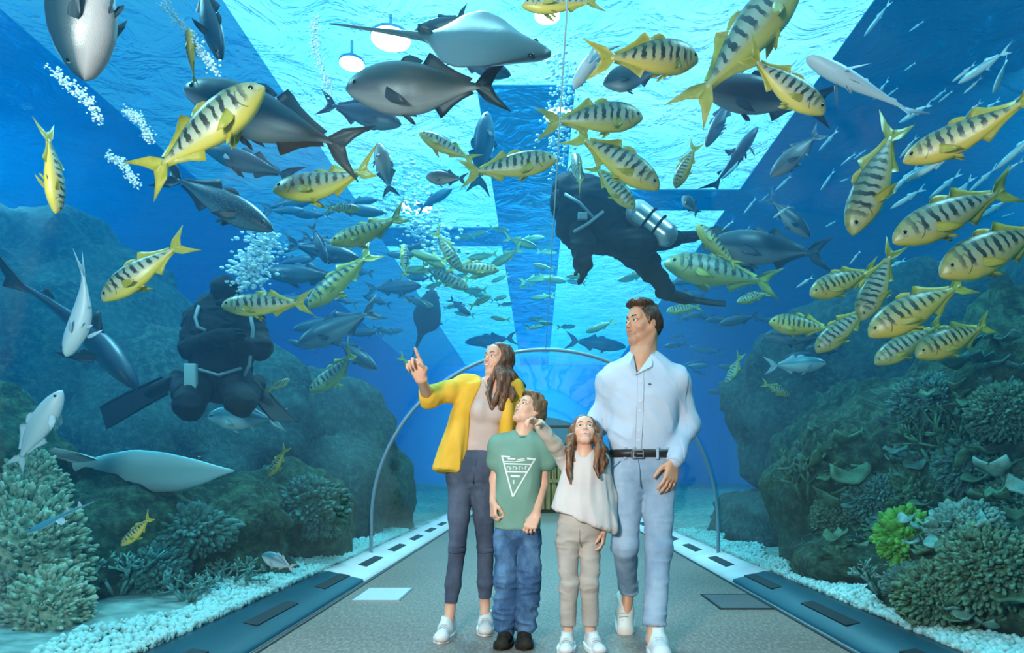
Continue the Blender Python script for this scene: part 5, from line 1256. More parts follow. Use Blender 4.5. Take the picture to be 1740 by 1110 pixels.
# --- dark jacks, sharks and other large fish
def big(sp, skin, finm, h, t, R, label, bend=0.0, roll=0.0, dy=0.0, name='dark_jack', **k): return fish(sp, skin, finm, h, t, R, label, bend, roll, dy, name=name, **k)
BJ = 'large dark fish overhead'
big('jack', M_TUNA, M_FIND, (122,118),(150,-190),2.1,'big dark grey fish nose down at the top left corner, pale belly',.0,-1.1,-.2,group=BJ, slim=1.35)
big('jack', M_BLUE, M_FIND, (374,104),(332,-60),2.6,'dark blue fish diving from the top edge near the left corner',.05,.2,0,group=BJ, slim=.8)
big('jack', M_TUNA, M_FIND, (313,152),(622,262),2.5,'big dark jack with grey flank behind the large rising trevally',.0,-.15,0,group=BJ)
big('jack', M_SPOT, M_FIND, (464,392),(266,286),2.7,'dark spotted jack facing down right below the large rising trevally',.0,.1,0,group=BJ, name='spotted_jack', slim=.85)
big('jack', M_BLUE, M_FINB, (346,252),(512,306),3.0,'hazy blue jack facing left above the dark spotted one',.0,.1,0,group=BJ, name='blue_jack', slim=.8)
big('jack', M_GREY, M_FIND, (588,152),(868,150),2.3,'large grey streaked fish facing left with dusky belly, top centre',.1,-.3,0,group=BJ, name='grey_fish', slim=1.15)
big('jack', M_BLUE, M_FINB, (682,212),(540,172),2.9,'teal fish facing right between the dark jack and the grey streaked fish',.0,.2,0,group=BJ, name='blue_jack')
big('round', M_TUNA, M_FIND, (1026,136),(1140,120),2.7,'dark teal round fish behind the golden headed trevally',.0,.0,-.2,group=BJ, name='dark_fish')
big('jack', M_TUNA, M_FINB, (1190,150),(1420,180),2.7,'dark shadowed jack under the golden diving trevally',.0,-.5,0,group=BJ)
big('shark', M_BLUE, M_FINB, (1288,216),(1206,330),3.2,'small blue shark silhouette against the bright surface',.15,.3,0,group=None, name='shark', cat='shark')
big('shark', M_PALE, M_FINP, (1370,98),(1580,206),2.5,'long pale grey shark sloping down right under the dark right wall',.0,.6,0,name='shark', cat='shark', slim=.85)
big('jack', M_TUNA, M_FIND, (1200,416),(1416,432),3.2,'large dark jack facing left behind the dark green trevally',.0,.0,0,group=BJ, slim=1.05)
big('jack', M_SILV, M_FINS, (1404,618),(1298,622),3.0,'silver blue jack facing right, low in the right cluster',.0,.0,0,name='silver_jack', slim=1.0)
big('jack', M_SILV, M_FIND, (1644,742),(1480,728),2.9,'blue silver jack facing right before the dark right reef',.0,.0,0,name='silver_jack')
big('shark', M_BLUE, M_FIND, (232,662),(58,452),3.3,'dark shark curving down in front of the left reef mound',-.5,.2,0,name='shark', cat='shark', slim=1.1)
big('slim', M_PALE, M_FINP, (112,606),(178,452),2.5,'pale translucent grey fish standing nearly upright before the dark shark',.3,.5,0,name='pale_fish', slim=1.7)
big('slim', M_PALE, M_FINP, (106,664),(18,800),2.5,'pale streaked fish pointing up right at the left edge',.1,.4,0,name='pale_fish', slim=1.7)
big('round', M_SILV, M_FINS, (352,710),(490,714),2.8,'silver fish facing left under the knees of the kneeling diver',.0,.0,0,name='silver_fish', slim=.75)
big('round', M_SILV, M_FINS, (445,944),(504,968),2.3,'round pale silver fish just above the left gravel strip',.0,.0,0,name='silver_fish',Y=4.45)
big('round', M_SILV, M_FINS, (1648,912),(1692,918),2.6,'small pale silver fish low in the right coral',.0,.0,-.4,name='silver_fish',Y=3.25)
big('jack', M_TUNA, M_FIND, (506,588),(652,524),3.1,'dark jack facing down left right of the fish across the diver',.1,.0,0,group=BJ)
big('jack', M_TUNA, M_FIND, (640,628),(562,572),3.2,'dark jack diving right behind the silver barred trevally',.1,.3,0,group=BJ)
big('jack', M_BLUE, M_FINB, (444,464),(596,470),3.3,'blue jack facing left above the trevally across the diver',.0,.1,0,group=BJ, name='blue_jack', slim=.8)
big('jack', M_BLUE, M_FINB, (612,440),(478,412),3.3,'blue jack facing right above another blue jack, left of the arched trevally',.0,.1,0,group=BJ, name='blue_jack', slim=.8)
big('jack', M_BLUE, M_FIND, (554,448),(528,376),3.2,'dark blue jack standing nose down left of the arched trevally',.0,.3,0,group=BJ, slim=.9)
big('jack', M_BLUE, M_FINB, (716,486),(618,492),3.6,'blue jack facing right under the small upright trevally',.0,.0,0,group=BJ, name='blue_jack', slim=.9)
big('jack', M_BLUE, M_FIND, (800,536),(762,506),3.6,'small dark fish diving right near the middle, alone in pale water',.0,.2,0,name='dark_fish')
big('round', M_RUST, M_FIND, (722,298),(798,308),2.7,'rust and black mottled patch built as a fish below the yellow green trevally',.0,.0,-.2,name='mottled_patch', slim=.8)  # fish body added in place of an unidentified rust and dark patch
big('jack', M_GREY, M_FIND, (640,238),(668,340),2.8,'grey fish seen from below pointing up, right of the golden headed bars',.0,.9,-.2,group=BJ, name='grey_fish')
big('jack', M_TUNA, M_FIND, (700,64),(800,20),2.8,'dark fish at the top edge left of the grey bellied ray',.0,.0,0,group=BJ)
big('jack', M_BLUE, M_FINB, (868,128),(760,96),2.9,'dark teal fish under the belly of the grey ray',.0,.0,0,group=BJ, name='blue_jack')
big('jack', M_BLUE, M_FINB, (828,190),(812,330),3.3,'blue hazy fish hanging upright right of the mottled one',.0,.2,0,group=BJ, name='blue_jack')
big('round', M_TUNA, M_FIND, (1162,330),(1186,370),3.0,'little dark brown fish at the upper end of the steel tank',.0,.2,-.4,name='dark_fish')
big('shark', M_PALE, M_FINP, (974,150),(1060,24),2.4,'pale grey fish sweeping down left beside the overhead seam',-.5,.6,0,name='pale_fish', slim=1.1)
big('jack', M_BLUE, M_FINB, (1200,250),(1250,150),3.1,'slate blue fish hanging nose down left of the shark silhouette',.0,.3,0,group=BJ, name='blue_jack', slim=.8)
big('jack', M_GREY, M_FINB, (1310,300),(1400,220),3.0,'grey blue fish facing down left, right of the shark silhouette',.0,.2,0,group=BJ, name='grey_fish')
big('jack', M_TUNA, M_FINB, (1376,404),(1300,330),3.4,'dark blue fish diving right above the large dark jack',.0,.1,0,group=BJ)
big('jack', M_TUNA, M_FINB, (1300,570),(1420,572),3.6,'dark jack facing left behind the silver blue one',.0,.0,0,group=BJ)
big('jack', M_BLUE, M_FINB, (790,582),(880,574),4.2,'dark blue fish facing left over the far arch of the tunnel',.0,.1,0,group=BJ, name='blue_jack', slim=.8)
big('jack', M_BLUE, M_FINB, (1064,590),(960,578),4.0,'blue fish facing right over the far arch of the tunnel',.0,.1,0,group=BJ, name='blue_jack', slim=.8)
# --- rays
def disc_mesh(W_, Hh, Ln, n=22, nr=20):
    """flat fish: W_(t) half width, Hh(t) half height along t 0..1 nose to tail"""
    V = []; UV = []
    for i in range(n):
        t = i / (n - 1)
        for k in range(nr):
            a = 2 * math.pi * k / nr; c, s_ = math.cos(a), math.sin(a)
            V.append((Ln * (.5 - t), W_(t) * math.copysign(abs(c) ** 1.0, c), Hh(t) * math.copysign(abs(s_) ** 1.4, s_))); UV.append((t, .5 + .5 * s_))
    Fs = [(i*nr+(k+1) % nr, i*nr+k, (i+1)*nr+k, (i+1)*nr+(k+1) % nr) for i in range(n-1) for k in range(nr)] + [tuple(range(nr)), tuple(range((n-1)*nr, n*nr))[::-1]]
    return np.array(V), Fs, UV
def lerpf(xs, ys): return lambda t: float(np.interp(t, xs, ys))
def ray(kind, h, t, R, label, roll, name, up=None, dy=0.0, bend=0.0, cat='ray', skin=None, finm=None):
    (hx, hy), (tx, ty) = h, t; Y = Yrad((hx + tx) / 2, (hy + ty) / 2, R)
    for _ in range(30):
        if all(math.hypot(q.x - TX, q.z - TZ) > TR + .3 or q.z < .05 for q in (W(hx, hy, Y), W(tx, ty, Y))): break
        Y *= 1.05
    Hp, Tp = W(hx, hy, Y), W(tx, ty, Y); L = (Hp - Tp).length; Hp.y -= dy * L / 2; Tp.y += dy * L / 2; fw = (Hp - Tp); L = fw.length; fw.normalize()
    lat = (Vector(up) if up else Vector((0, 0, 1))).cross(fw).normalized(); upv = fw.cross(lat)
    e = empty(name, (0, 0, 0), label, cat); e.matrix_world = Matrix.Translation((Hp + Tp) / 2) @ Matrix((fw, lat, upv)).transposed().to_4x4() @ Matrix.Rotation(roll, 4, 'X') @ Matrix.Diagonal((L, L, L, 1))
    if kind == 'guitar':
        V, Fs, UV = disc_mesh(lerpf([0, .04, .12, .22, .32, .42, .50, .56, .70, .9, 1], [.004, .018, .055, .088, .098, .074, .046, .034, .022, .008, .004]), lerpf([0, .1, .3, .5, .7, 1], [.004, .018, .034, .028, .016, .004]), 1.0, 34)
        V[:, 2] -= .22 * np.abs(V[:, 1]); mesh('body', V, Fs, skin or M_SILV, e, True, UV)
        for s_ in (1, -1):
            b0 = [(.04, s_ * .045, -.012), (.01, s_ * .040, -.012), (-.02, s_ * .036, -.012), (-.05, s_ * .032, -.012)]; ed = [(.00, s_ * .10, -.05), (-.05, s_ * .135, -.075), (-.09, s_ * .11, -.07), (-.08, s_ * .05, -.03)]
            A = np.array([(x, z, y) for x, y, z in b0]); B_ = np.array([(x, z, y) for x, y, z in ed]); V1, F1 = fin_mesh(A, B_, 0, .005); V1 = V1[:, [0, 2, 1]]; mesh('pelvic_fin', V1, F1, finm or M_FINS, e)
            c = np.array((.37, s_ * .030, .030)); V1 = [c + .010 * np.array((math.sin(a) * math.cos(b), math.sin(a) * math.sin(b), math.cos(a))) for a in np.linspace(0, math.pi, 7) for b in np.linspace(0, 2*math.pi, 10, endpoint=False)]
            mesh('eye', V1, np.array([(i*10+j, (i+1)*10+j, (i+1)*10+(j+1) % 10, i*10+(j+1) % 10) for i in range(6) for j in range(10)]), M_EYEF, e, True, None, np.tile((.01, .01, .012), (70, 1)))
        for x in (-.10, -.27):
            V1, F1 = fin_mesh(L2((x, 0, .016), (x - .05, 0, .012)), [(x - .04, 0, .05), (x - .065, 0, .085), (x - .08, 0, .08), (x - .075, 0, .045), (x - .07, 0, .014)], 0, .004); mesh('dorsal_fin', V1, F1, finm or M_FINS, e)
    else:
        sp = .20 if kind == 'eagle' else .36
        V, Fs, UV = disc_mesh(lerpf([0, .03, .08, .16, .26, .36, .44, .50, .56, .75, 1], [.012, .05, .09, min(.17, sp * .7), min(.30, sp * .9), sp, sp * .83, sp * .42, .04, .012, .004]), lerpf([0, .05, .2, .4, .55, .8, 1], [.012, .035, .060, .042, .018, .008, .003]), 1.0, 34)
        V[:, 2] = V[:, 2] * (1 - .75 * np.clip(np.abs(V[:, 1]) / sp, 0, 1)) + (.32 if kind == 'eagle' else .12) * np.abs(V[:, 1]) ** 1.5 * np.sign(1)
        V[:, 1] += bend * np.maximum(.05 - V[:, 0], 0) ** 2
        mesh('body', V, Fs, skin or M_GREY, e, True, UV)
        V1, F1 = fin_mesh(L2((-.02, bend * .005, .014), (-.08, bend * .02, .008)), [(-.05, bend * .01, .035), (-.08, bend * .015, .05), (-.10, bend * .02, .045), (-.10, bend * .02, .025), (-.10, bend * .022, .008)], 0, .004); mesh('dorsal_fin', V1, F1, finm or M_FIND, e)
        for s_ in (1, -1):
            c = np.array((.42, s_ * .085, .012)); V1 = [c + .014 * np.array((math.sin(a) * math.cos(b), math.sin(a) * math.sin(b), math.cos(a))) for a in np.linspace(0, math.pi, 7) for b in np.linspace(0, 2*math.pi, 10, endpoint=False)]
            mesh('eye', V1, np.array([(i*10+j, (i+1)*10+j, (i+1)*10+(j+1) % 10, i*10+(j+1) % 10) for i in range(6) for j in range(10)]), M_EYEF, e, True, None, np.tile((.01, .01, .012), (70, 1)))
    return e
ray('guitar', (397,800), (-70,790), 2.25, 'pale blue guitarfish gliding right over the left reef with a long thin tail', -.95, 'guitarfish', skin=M_GUIT, finm=M_FINS)
ray('disc', (936,92), (560,40), 2.4, 'large grey bellied ray gliding right just under the surface', .9, 'ray', skin=M_GREY)
ray('eagle', (738,490), (696,632), 3.4, 'dark eagle ray heading up with a whip tail trailing down to the woman', .9, 'eagle_ray', up=(0, -1, .2), bend=.15, skin=M_TUNA)
ray('guitar', (40,906), (160,852), 2.4, 'small pale guitarfish above the left coral bush', -.5, 'guitarfish')
# --- streaks of light past the right wall, built as small silver fish, and the hazy school in the middle
def dup(e, M, label=None):
    r = e.copy(); COL.objects.link(r); r.matrix_world = M
    if label: r['label'] = label
    for ch in list(e.children):
        c = ch.copy(); COL.objects.link(c); c.parent = r
    return r
rg = random.Random(11)
p0 = fish('slim', M_SILV, M_FINS, (1640,200), (1668,172), 3.2, 'streak of light built as a small silver fish along the dark right wall', .02, .1, 0, 'fish', 'light streaks built as silver fish along the right wall', 'light_streak_fish', 1.1, False)  # reflected light streaks given the shape of slim silver fish
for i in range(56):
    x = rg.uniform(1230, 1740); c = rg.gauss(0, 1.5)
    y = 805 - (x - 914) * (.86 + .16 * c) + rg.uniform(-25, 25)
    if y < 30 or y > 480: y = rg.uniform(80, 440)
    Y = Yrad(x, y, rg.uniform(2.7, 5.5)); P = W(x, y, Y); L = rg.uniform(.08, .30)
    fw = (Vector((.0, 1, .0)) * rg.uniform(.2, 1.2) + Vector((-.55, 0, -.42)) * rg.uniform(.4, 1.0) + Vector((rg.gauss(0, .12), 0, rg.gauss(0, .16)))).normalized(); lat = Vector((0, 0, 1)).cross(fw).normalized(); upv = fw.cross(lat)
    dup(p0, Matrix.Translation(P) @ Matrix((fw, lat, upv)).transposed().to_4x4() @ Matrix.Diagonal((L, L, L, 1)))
p1 = fish('jack', M_OLIV, M_FINO, (940,470), (880,480), 4.6, 'hazy olive fish milling above the far arch of the tunnel', .05, .1, 0, 'fish', 'hazy school above the far arch', 'school_fish', .85, False)
for i in range(40):
    x = rg.gauss(880, 95); y = rg.uniform(385, 572)
    if abs(x - 1095) < 50 and y > 500: x -= 140
    Y = Yrad(x, y, rg.uniform(3.2, 5.2)); P = W(x, y, Y); L = rg.uniform(.35, .62)
    s_ = rg.choice((-1, 1)); fw = Vector((s_, rg.uniform(-.5, .6), rg.uniform(-.45, .35))).normalized(); lat = Vector((0, 0, 1)).cross(fw).normalized(); upv = fw.cross(lat)
    dup(p1, Matrix.Translation(P) @ Matrix((fw, lat, upv)).transposed().to_4x4() @ Matrix.Rotation(rg.uniform(-.2, .3), 4, 'X') @ Matrix.Diagonal((L, L, L, 1)))
p2 = fish('jack', M_BLUE, M_FINB, (1170,590), (1230,600), 4.4, 'dim blue fish in the hazy water right of the man', .05, .1, 0, 'fish', 'dim blue fish right of the man', 'blue_fish', .85, False)
for i in range(22):
    x = rg.uniform(1140, 1420); y = rg.uniform(470, 690); Y = Yrad(x, y, rg.uniform(3.2, 4.6)); P = W(x, y, Y); L = rg.uniform(.3, .55)
    s_ = rg.choice((-1, -1, 1)); fw = Vector((s_, rg.uniform(-.5, .5), rg.uniform(-.3, .3))).normalized(); lat = Vector((0, 0, 1)).cross(fw).normalized(); upv = fw.cross(lat)
    dup(p2, Matrix.Translation(P) @ Matrix((fw, lat, upv)).transposed().to_4x4() @ Matrix.Diagonal((L, L, L, 1)))
p3 = fish('jack', M_BLUE, M_FINB, (560,500), (610,520), 4.0, 'dim blue fish in the crowd between diver and light shaft', .05, .1, 0, 'fish', 'dim blue fish left of the light shaft', 'blue_fish', .85, False)
for i in range(24):
    x = rg.uniform(470, 740); y = rg.uniform(330, 590); Y = Yrad(x, y, rg.uniform(3.2, 4.6)); P = W(x, y, Y); L = rg.uniform(.3, .6)
    s_ = rg.choice((-1, 1)); fw = Vector((s_, rg.uniform(-.5, .5), rg.uniform(-.4, .4))).normalized(); lat = Vector((0, 0, 1)).cross(fw).normalized(); upv = fw.cross(lat)
    dup(p3, Matrix.Translation(P) @ Matrix((fw, lat, upv)).transposed().to_4x4() @ Matrix.Diagonal((L, L, L, 1)))
# ================================================================ reef: rocks, corals, gravel
def m_rock(name, a, b, c):
    return principled(name, lambda n: n.mix(n.ramp(n.noise(14, 4, n.coord(), .7), [(.45, (0, 0, 0)), (.7, (1, 1, 1))]), n.ramp(n.noise(2.2, 5, n.coord()), [(.3, a), (.7, b)]), c), .9, .2,
                      lambda n: n.bump(n.noise(18, 5, n.coord(), .7), .8, .04))
M_RK1 = m_rock('reef_rock', (.008, .03, .036), (.03, .075, .075), (.06, .13, .11))
M_RK2 = m_rock('weedy_rock', (.005, .02, .018), (.014, .05, .034), (.06, .14, .08))
M_COW = principled('pale_coral', lambda n: n.ramp(n.noise(30, 3, n.coord()), [(.3, (.07, .18, .10)), (.7, (.44, .50, .38))]), .85)
M_COT = principled('teal_coral', lambda n: n.ramp(n.noise(20, 3, n.coord()), [(.3, (.03, .15, .14)), (.7, (.14, .36, .32))]), .85)
M_COG = principled('green_coral', lambda n: n.ramp(n.noise(12, 3, n.coord()), [(.3, (.010, .055, .03)), (.7, (.06, .20, .11))]), .8)
M_COD = principled('dark_teal_coral', lambda n: n.ramp(n.noise(24, 3, n.coord()), [(.3, (.015, .08, .075)), (.7, (.06, .22, .19))]), .85)
M_COB = principled('bright_green_coral', lambda n: n.ramp(n.noise(8, 3, n.coord()), [(.3, (.03, .20, .02)), (.7, (.10, .42, .06))]), .8)
M_COR = principled('maroon_sponge', (.14, .02, .03), .8)
M_GRAV = principled('pale_gravel', lambda n: n.mix(n('ObjectInfo').outputs['Random'], n.ramp(n.noise(25, 2, n.coord()), [(.3, (.16, .42, .41)), (.7, (.46, .70, .68))]), (.28, .52, .51)), .8)
def sphere_pts(nu=44, nv_=30):
    V = [(math.sin(a) * math.cos(b), math.sin(a) * math.sin(b), math.cos(a)) for a in np.linspace(0, math.pi, nv_) for b in np.linspace(0, 2*math.pi, nu, endpoint=False)]
    Fs = np.array([(i*nu+j, (i+1)*nu+j, (i+1)*nu+(j+1) % nu, i*nu+(j+1) % nu) for i in range(nv_-1) for j in range(nu)])
    return np.array(V), Fs
def rock(px, py, Yd, r, label, mat, seed, amp=.30, fr=1.6, name='rock', group=None):
    """px, py, Yd: the middle; r: half sizes"""
    c = np.array(W(px, py, Yd)); V, Fs = sphere_pts(60, 42); r = np.array(r)
    d = 1 + amp * vnoise(V, fr, seed, 4) + amp * .35 * vnoise(V, fr * 4.5, seed + 5, 3); P = V * r * d[:, None]
    P += c                                                     # keep clear of the tunnel
    dx = P[:, 0] - TX; dz = np.maximum(P[:, 2] - TZ, 0); R = np.sqrt(dx * dx + dz * dz); lim = TR + .10
    side = np.sign(c[0] - TX); bad = (R < lim) | (np.sign(dx) != side)
    P[:, 0] = np.where(bad, TX + side * np.maximum(np.sqrt(np.maximum(lim * lim - dz * dz, .0)), .02), P[:, 0])
    base = np.array((c[0], c[1], 0.0)); o = mesh(name, P - base, Fs, mat); o.location = base
    return tag(o, label, 'rock', group)
# left reef
rock(60, 800, 8.5, (2.6, 2.0, 3.0), 'tall dark rounded reef mound behind the sharks at left', M_RK1, 1)
rock(330, 800, 8.0, (1.7, 1.5, 1.7), 'low dark reef mound sloping down behind the guitarfish', M_RK1, 2)
rock(500, 830, 9.0, (1.5, 1.6, 1.55), 'dark reef slope just left of the tunnel joint', M_RK1, 3)
rock(150, 950, 4.6, (1.0, .8, .62), 'dark weedy boulder in the low left corner', M_RK2, 4, .35, 2.2)
rock(330, 935, 5.0, (.75, .7, .55), 'weedy boulder between left coral bush and silver fish', M_RK2, 5, .35, 2.2)
rock(480, 900, 6.2, (.65, .9, .60), 'weedy rock low by the far end of the left gravel strip', M_RK2, 6, .35, 2.2)
rock(-60, 930, 4.2, (.7, .7, 1.0), 'dark rock at the left picture edge under the pale streaked fish', M_RK2, 7, .35, 2.0)
rock(590, 850, 9.5, (.9, 1.5, 1.1), 'distant weedy rock seen through the left tunnel side', M_RK2, 8, .3, 2.0)
# right reef
rock(1600, 880, 5.6, (1.35, 1.3, 1.30), 'dark bulky reef rock filling the right side', M_RK2, 11, .34, 1.8)
rock(1760, 800, 4.6, (.9, .9, 1.35), 'dark rock wall at the right picture edge', M_RK2, 12, .34, 2.0)
rock(1420, 840, 7.2, (.75, 1.0, 1.05), 'dark green rock standing left in the right reef', M_RK2, 13, .34, 1.9)
rock(1540, 720, 8.5, (2.3, 1.6, 2.0), 'hazy rock hump rising behind the right fish cluster', M_RK1, 14)
rock(1690, 1010, 3.6, (.55, .7, .42), 'weedy boulder in the low right corner', M_RK2, 15, .36, 2.4)
rock(1480, 960, 5.0, (.55, .8, .34), 'flat weedy rock behind the right gravel strip', M_RK2, 16, .36, 2.4)
rock(1300, 905, 8.2, (.6, 1.4, .55), 'low rock beyond the right tunnel joint', M_RK1, 17, .3, 2.0)
rock(1830, 600, 7.0, (1.0, 1.2, 1.6), 'dark hazy rock tower at the far right', M_RK1, 18)
# corals, set on the rock surface the photograph shows them on
from mathutils.bvhtree import BVHTree
def _bvh_rocks():
    V = []; P = []
    for o in COL.objects:
        if o.name.split('.')[0] in ('rock', 'ground_left', 'ground_right'):
            b = len(V); V += [(v.co + o.location)[:] for v in o.data.vertices]; P += [tuple(b + i for i in p.vertices) for p in o.data.polygons]
    return BVHTree.FromPolygons(V, P)
BV = _bvh_rocks(); EYE = Vector((0, 0, CAMZ))
def seat(px, py, Yd):
    h = BV.ray_cast(EYE, (W(px, py, 1.0) - EYE).normalized())
    return np.array(h[0] if h[0] and h[0].y < 14 else W(px, py, Yd))
def branching(px, py, Yd, h, n, mat, label, seed, spread=.6, r=.012, lv=3, name='branching_coral', group=None):
    rg_ = random.Random(seed); c = Vector(seat(px, py, Yd)); base = Vector((c.x, c.y, max(c.z, .1))); e = empty(name, base[:], label, 'coral', group)
    def grow_(b, p, d, l, rr, k):
        q = p + d * l; b.tube([p, p + (q - p) * .5 + Vector((rg_.uniform(-1, 1), rg_.uniform(-1, 1), 0)) * l * .08, q], [rr, rr * .9, rr * .78], 6)
        if k:
            for _ in range(rg_.choice((2, 3))):
                nd = (d + Vector((rg_.gauss(0, 1), rg_.gauss(0, 1), rg_.gauss(.2, .7))) * spread).normalized(); grow_(b, q, nd, l * rg_.uniform(.6, .85), rr * .78, k - 1)
    for i in range(n):
        b = MB(); a = 2 * math.pi * i / n + rg_.uniform(-.3, .3); d = Vector((math.cos(a) * spread, math.sin(a) * spread, 1)).normalized()
        grow_(b, Vector((math.cos(a), math.sin(a), 0)) * h * .12, d, h * .36, r, lv); b.build('branch', mat, e, True)
    return e
def bushy(px, py, Yd, r, n, mat, label, seed, leaf=.05, name='bush_coral', group=None, squash=1.0):
    """a cushion of small rounded lobes: uncountable lobes, one part of kind stuff over a core"""
    rg_ = np.random.default_rng(seed); c = seat(px, py, Yd); e = empty(name, c[:], label, 'coral', group)
    V, Fs = sphere_pts(24, 16); d = 1 + .25 * vnoise(V, 2.0, seed, 3); mesh('core', V * d[:, None] * np.array(r) * .86, Fs, mat, e)
    s, f = sphere_pts(7, 5); Vs = []; Fa = []
    for k in range(n):
        u = rg_.normal(0, 1, 3); u /= np.linalg.norm(u); p = u * np.array(r) * (1 + .25 * vnoise(u[None], 2.0, seed, 3)[0]) * rg_.uniform(.86, 1.05)
        z = u; x = nv(np.cross(z, rg_.normal(0, 1, 3))); y = np.cross(z, x); l = leaf * rg_.uniform(.6, 1.5)
        Vs.append(p + (s[:, :1] * x * .55 + s[:, 1:2] * y * .38 * squash + s[:, 2:] * z * 1.0) * l); Fa.append(f + k * len(s))
    o = mesh('lobes', np.vstack(Vs), np.vstack(Fa), mat, e); o['kind'] = 'stuff'; return e
def leafy(px, py, Yd, n, size, mat, label, seed, name='leaf_coral', group=None):
    """cabbage coral: ruffled leaves, each a part"""
    rg_ = random.Random(seed); c = Vector(seat(px, py, Yd)); e = empty(name, c[:], label, 'coral', group)
    for k in range(n):
        s = size * rg_.uniform(.6, 1.25); V = []; nu, nw = 13, 4
        a0 = rg_.uniform(0, 2 * math.pi); tilt = rg_.uniform(.25, 1.15); off = Vector((rg_.gauss(0, 1), rg_.gauss(0, .5), rg_.gauss(0, .8))) * size * 1.7
        off.x += max(0, TR + .10 + s - abs(c.x + off.x - TX)) * math.copysign(1, c.x - TX) if c.z + off.z < TZ + .4 else 0
        Rm = Matrix.Rotation(a0, 3, 'Z') @ Matrix.Rotation(tilt, 3, 'Y')
        for th in (.0, -.022 * s / .15):
            for i in range(nw):
                t = (i + .15) / (nw - .85)
                for j in range(nu):
                    b = math.pi * (j / (nu - 1) - .5) * 1.25; rr = s * t * (1 + .08 * math.sin(5 * b + k)); V.append((Rm @ Vector((rr * math.cos(b), rr * math.sin(b), .30 * s * t * t + .12 * s * t * t * math.sin(4 * b + 2 * k) + th)) + off)[:])
        m_ = nu * nw; Fs = []
        for i in range(nw - 1):
            for j in range(nu - 1): Fs += [(i*nu+j, i*nu+j+1, (i+1)*nu+j+1, (i+1)*nu+j), (m_+i*nu+j+1, m_+i*nu+j, m_+(i+1)*nu+j, m_+(i+1)*nu+j+1)]
        rim = [(nw-1)*nu + j for j in range(nu)]; Fs += [(rim[j], rim[j+1], m_+rim[j+1], m_+rim[j]) for j in range(nu-1)]
        Fs += [(i*nu, (i+1)*nu, m_+(i+1)*nu, m_+i*nu) for i in range(nw-1)] + [((i+1)*nu+nu-1, i*nu+nu-1, m_+i*nu+nu-1, m_+(i+1)*nu+nu-1) for i in range(nw-1)]
        mesh('leaf', V, Fs, mat, e)
    return e
bushy(20, 985, 3.7, (.42, .35, .50), 2600, M_COW, 'large pale green bush coral in the low left corner', 1, .026)
bushy(52, 862, 3.9, (.20, .2, .34), 1100, M_COW, 'pale upright bush coral on top of the large left one', 2, .022)
bushy(84, 1052, 3.5, (.20, .22, .26), 900, M_COW, 'pale bush coral at the foot of the large left one', 3, .024)
branching(200, 1010, 4.0, .34, 8, M_COT, 'bright teal branching coral right of the large left bush', 4, .7, .013)
bushy(262, 970, 4.5, (.20, .18, .16), 900, M_COD, 'teal cushion coral behind the branching one', 5, .03)
branching(398, 1004, 4.9, .26, 6, M_COT, 'teal branching coral below the round silver fish', 6, .7, .011)
branching(320, 1022, 4.3, .24, 6, M_COT, 'low teal branching coral beside the left gravel', 7, .75, .011)
bushy(530, 862, 6.6, (.28, .3, .25), 900, M_COD, 'dim green coral clump near the left tunnel joint', 8, .04)
bushy(112, 968, 4.1, (.07, .07, .08), 90, M_COR, 'small maroon sponge beside the large left bush', 9, .03, 'sponge')
bushy(325, 902, 5.4, (.25, .25, .15), 800, M_COD, 'dim green coral under the olive trevally', 10, .035)
leafy(1580, 985, 4.2, 19, 0.080, M_COG, 'green leaf coral behind the right gravel strip', 20)
leafy(1690, 925, 4.3, 21, 0.089, M_COT, 'teal leaf coral around the small pale silver fish', 21)
leafy(1640, 1075, 3.4, 16, 0.065, M_COG, 'green leaf coral in the low right corner', 22)
leafy(1700, 760, 4.6, 21, 0.093, M_COG, 'green leaf coral high on the right edge rock', 23)
leafy(1440, 790, 6.6, 14, 0.112, M_COG, 'dim leaf coral on the rock left in the right reef', 24)
bushy(1535, 915, 4.7, (.13, .13, .16), 500, M_COB, 'bright green coral knob in the right reef', 25, .035)
bushy(1550, 855, 5.0, (.20, .2, .28), 700, M_COG, 'deep green coral column above the bright green knob', 26, .035)
leafy(1728, 880, 3.9, 14, 0.075, M_COG, 'green leaf coral cut by the right edge', 27)
branching(1500, 1010, 4.6, .24, 6, M_COT, 'teal branching coral behind the right gravel strip', 28, .7, .011)
branching(1610, 800, 5.2, .50, 7, M_COG, 'tall dim branching coral below the blue silver jack', 29, .6, .014)
branching(1375, 850, 6.8, .45, 7, M_COG, 'dim branching coral in front of the left rock of the right reef', 30, .6, .014)
for i, (x, y, mt, lb) in enumerate(((1660, 680, 'M_COG', 'dark leaf coral high on the right reef above the blue silver jack'), (1560, 770, 'M_COD', 'dusky leaf coral under the blue silver jack'), (1720, 1000, 'M_COG', 'green leaf coral low at the right edge'), (1590, 930, 'M_COT', 'teal leaf coral right of the bright green knob'),
    (1655, 1020, 'M_COT', 'teal leaf coral above the low right corner'), (1500, 900, 'M_COD', 'dusky leaf coral left of the bright green knob'), (1700, 620, 'M_COD', 'dusky leaf coral below the right fish cluster'), (1375, 780, 'M_COD', 'dusky leaf coral at the left brow of the right reef'), (1620, 860, 'M_COG', 'green leaf coral in the middle of the right reef'), (1440, 925, 'M_COG', 'green leaf coral at the foot of the right reef'))):
    leafy(x, y, 5, 15, .07, globals()[mt], lb, 40 + i)
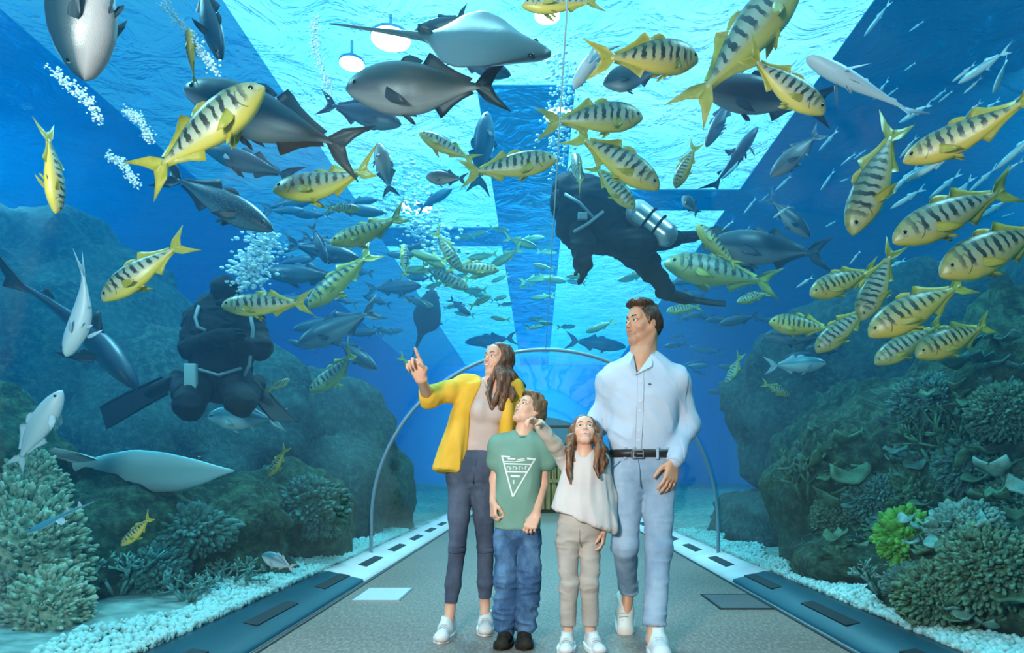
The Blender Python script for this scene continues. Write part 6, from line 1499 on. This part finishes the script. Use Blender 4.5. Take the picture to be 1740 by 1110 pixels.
M_COM = principled('moss_coral', lambda n: n.ramp(n.noise(40, 3, n.coord()), [(.35, (.008, .045, .03)), (.68, (.10, .28, .18))]), .85)
for i, (x, y, r, mt, lb) in enumerate(((1600, 1010, .20, 'M_COM', 'mossy bush coral just behind the right gravel strip'), (1680, 965, .22, 'M_COM', 'mossy bush coral right of the bright green knob'), (1560, 1000, .15, 'M_COD', 'dusky bush coral between leaf corals by the right gravel'), (1720, 860, .20, 'M_COM', 'mossy bush coral at the right edge, waist high to the man'),
    (1650, 790, .22, 'M_COD', 'dusky bush coral below the blue silver jack'), (1715, 700, .22, 'M_COM', 'mossy bush coral high at the right edge'), (1490, 850, .20, 'M_COD', 'dusky bush coral left of the deep green column'), (1640, 900, .16, 'M_COT', 'teal bush coral beside the small pale silver fish'), (1430, 880, .22, 'M_COM', 'mossy bush coral low on the left brow of the right reef'), (1585, 690, .25, 'M_COD', 'dusky bush coral on the hump below the right fish cluster'))):
    bushy(x, y, 5, (r, r * .9, r * .85), 1300, globals()[mt], lb, 60 + i, .022)
# gravel strips along the glass
def gravel(name, side, n, label, seed):
    rg_ = np.random.default_rng(seed); bm = bmesh.new(); bmesh.ops.create_icosphere(bm, subdivisions=1, radius=1.0)
    bv_ = np.array([v.co[:] for v in bm.verts]); bf = np.array([[v.index for v in f.verts] for f in bm.faces]); bm.free(); V = []; Fs = []
    for k in range(n):
        y = 2.0 + 7.0 * rg_.random() ** 1.3; d = .06 + .30 * rg_.random() ** 1.5 * (.6 + .6 * math.sin(y * 2.3 + seed) ** 2); x = TX + side * (TR + d)
        r = rg_.uniform(.010, .026); z = .10 + .16 * d + rg_.uniform(-.004, .02); V.append(bv_ * r * rg_.uniform(.6, 1.2, 3) + (x, y, z)); Fs.append(bf + k * len(bv_))
    return tag(mesh(name, np.vstack(V), np.vstack(Fs), M_GRAV, None, False), label, 'gravel', None, 'stuff')
gravel('gravel_left', -1, 7000, 'pale gravel strip along the foot of the left glass', 1)
gravel('gravel_right', 1, 7000, 'pale gravel strip along the foot of the right glass', 2)
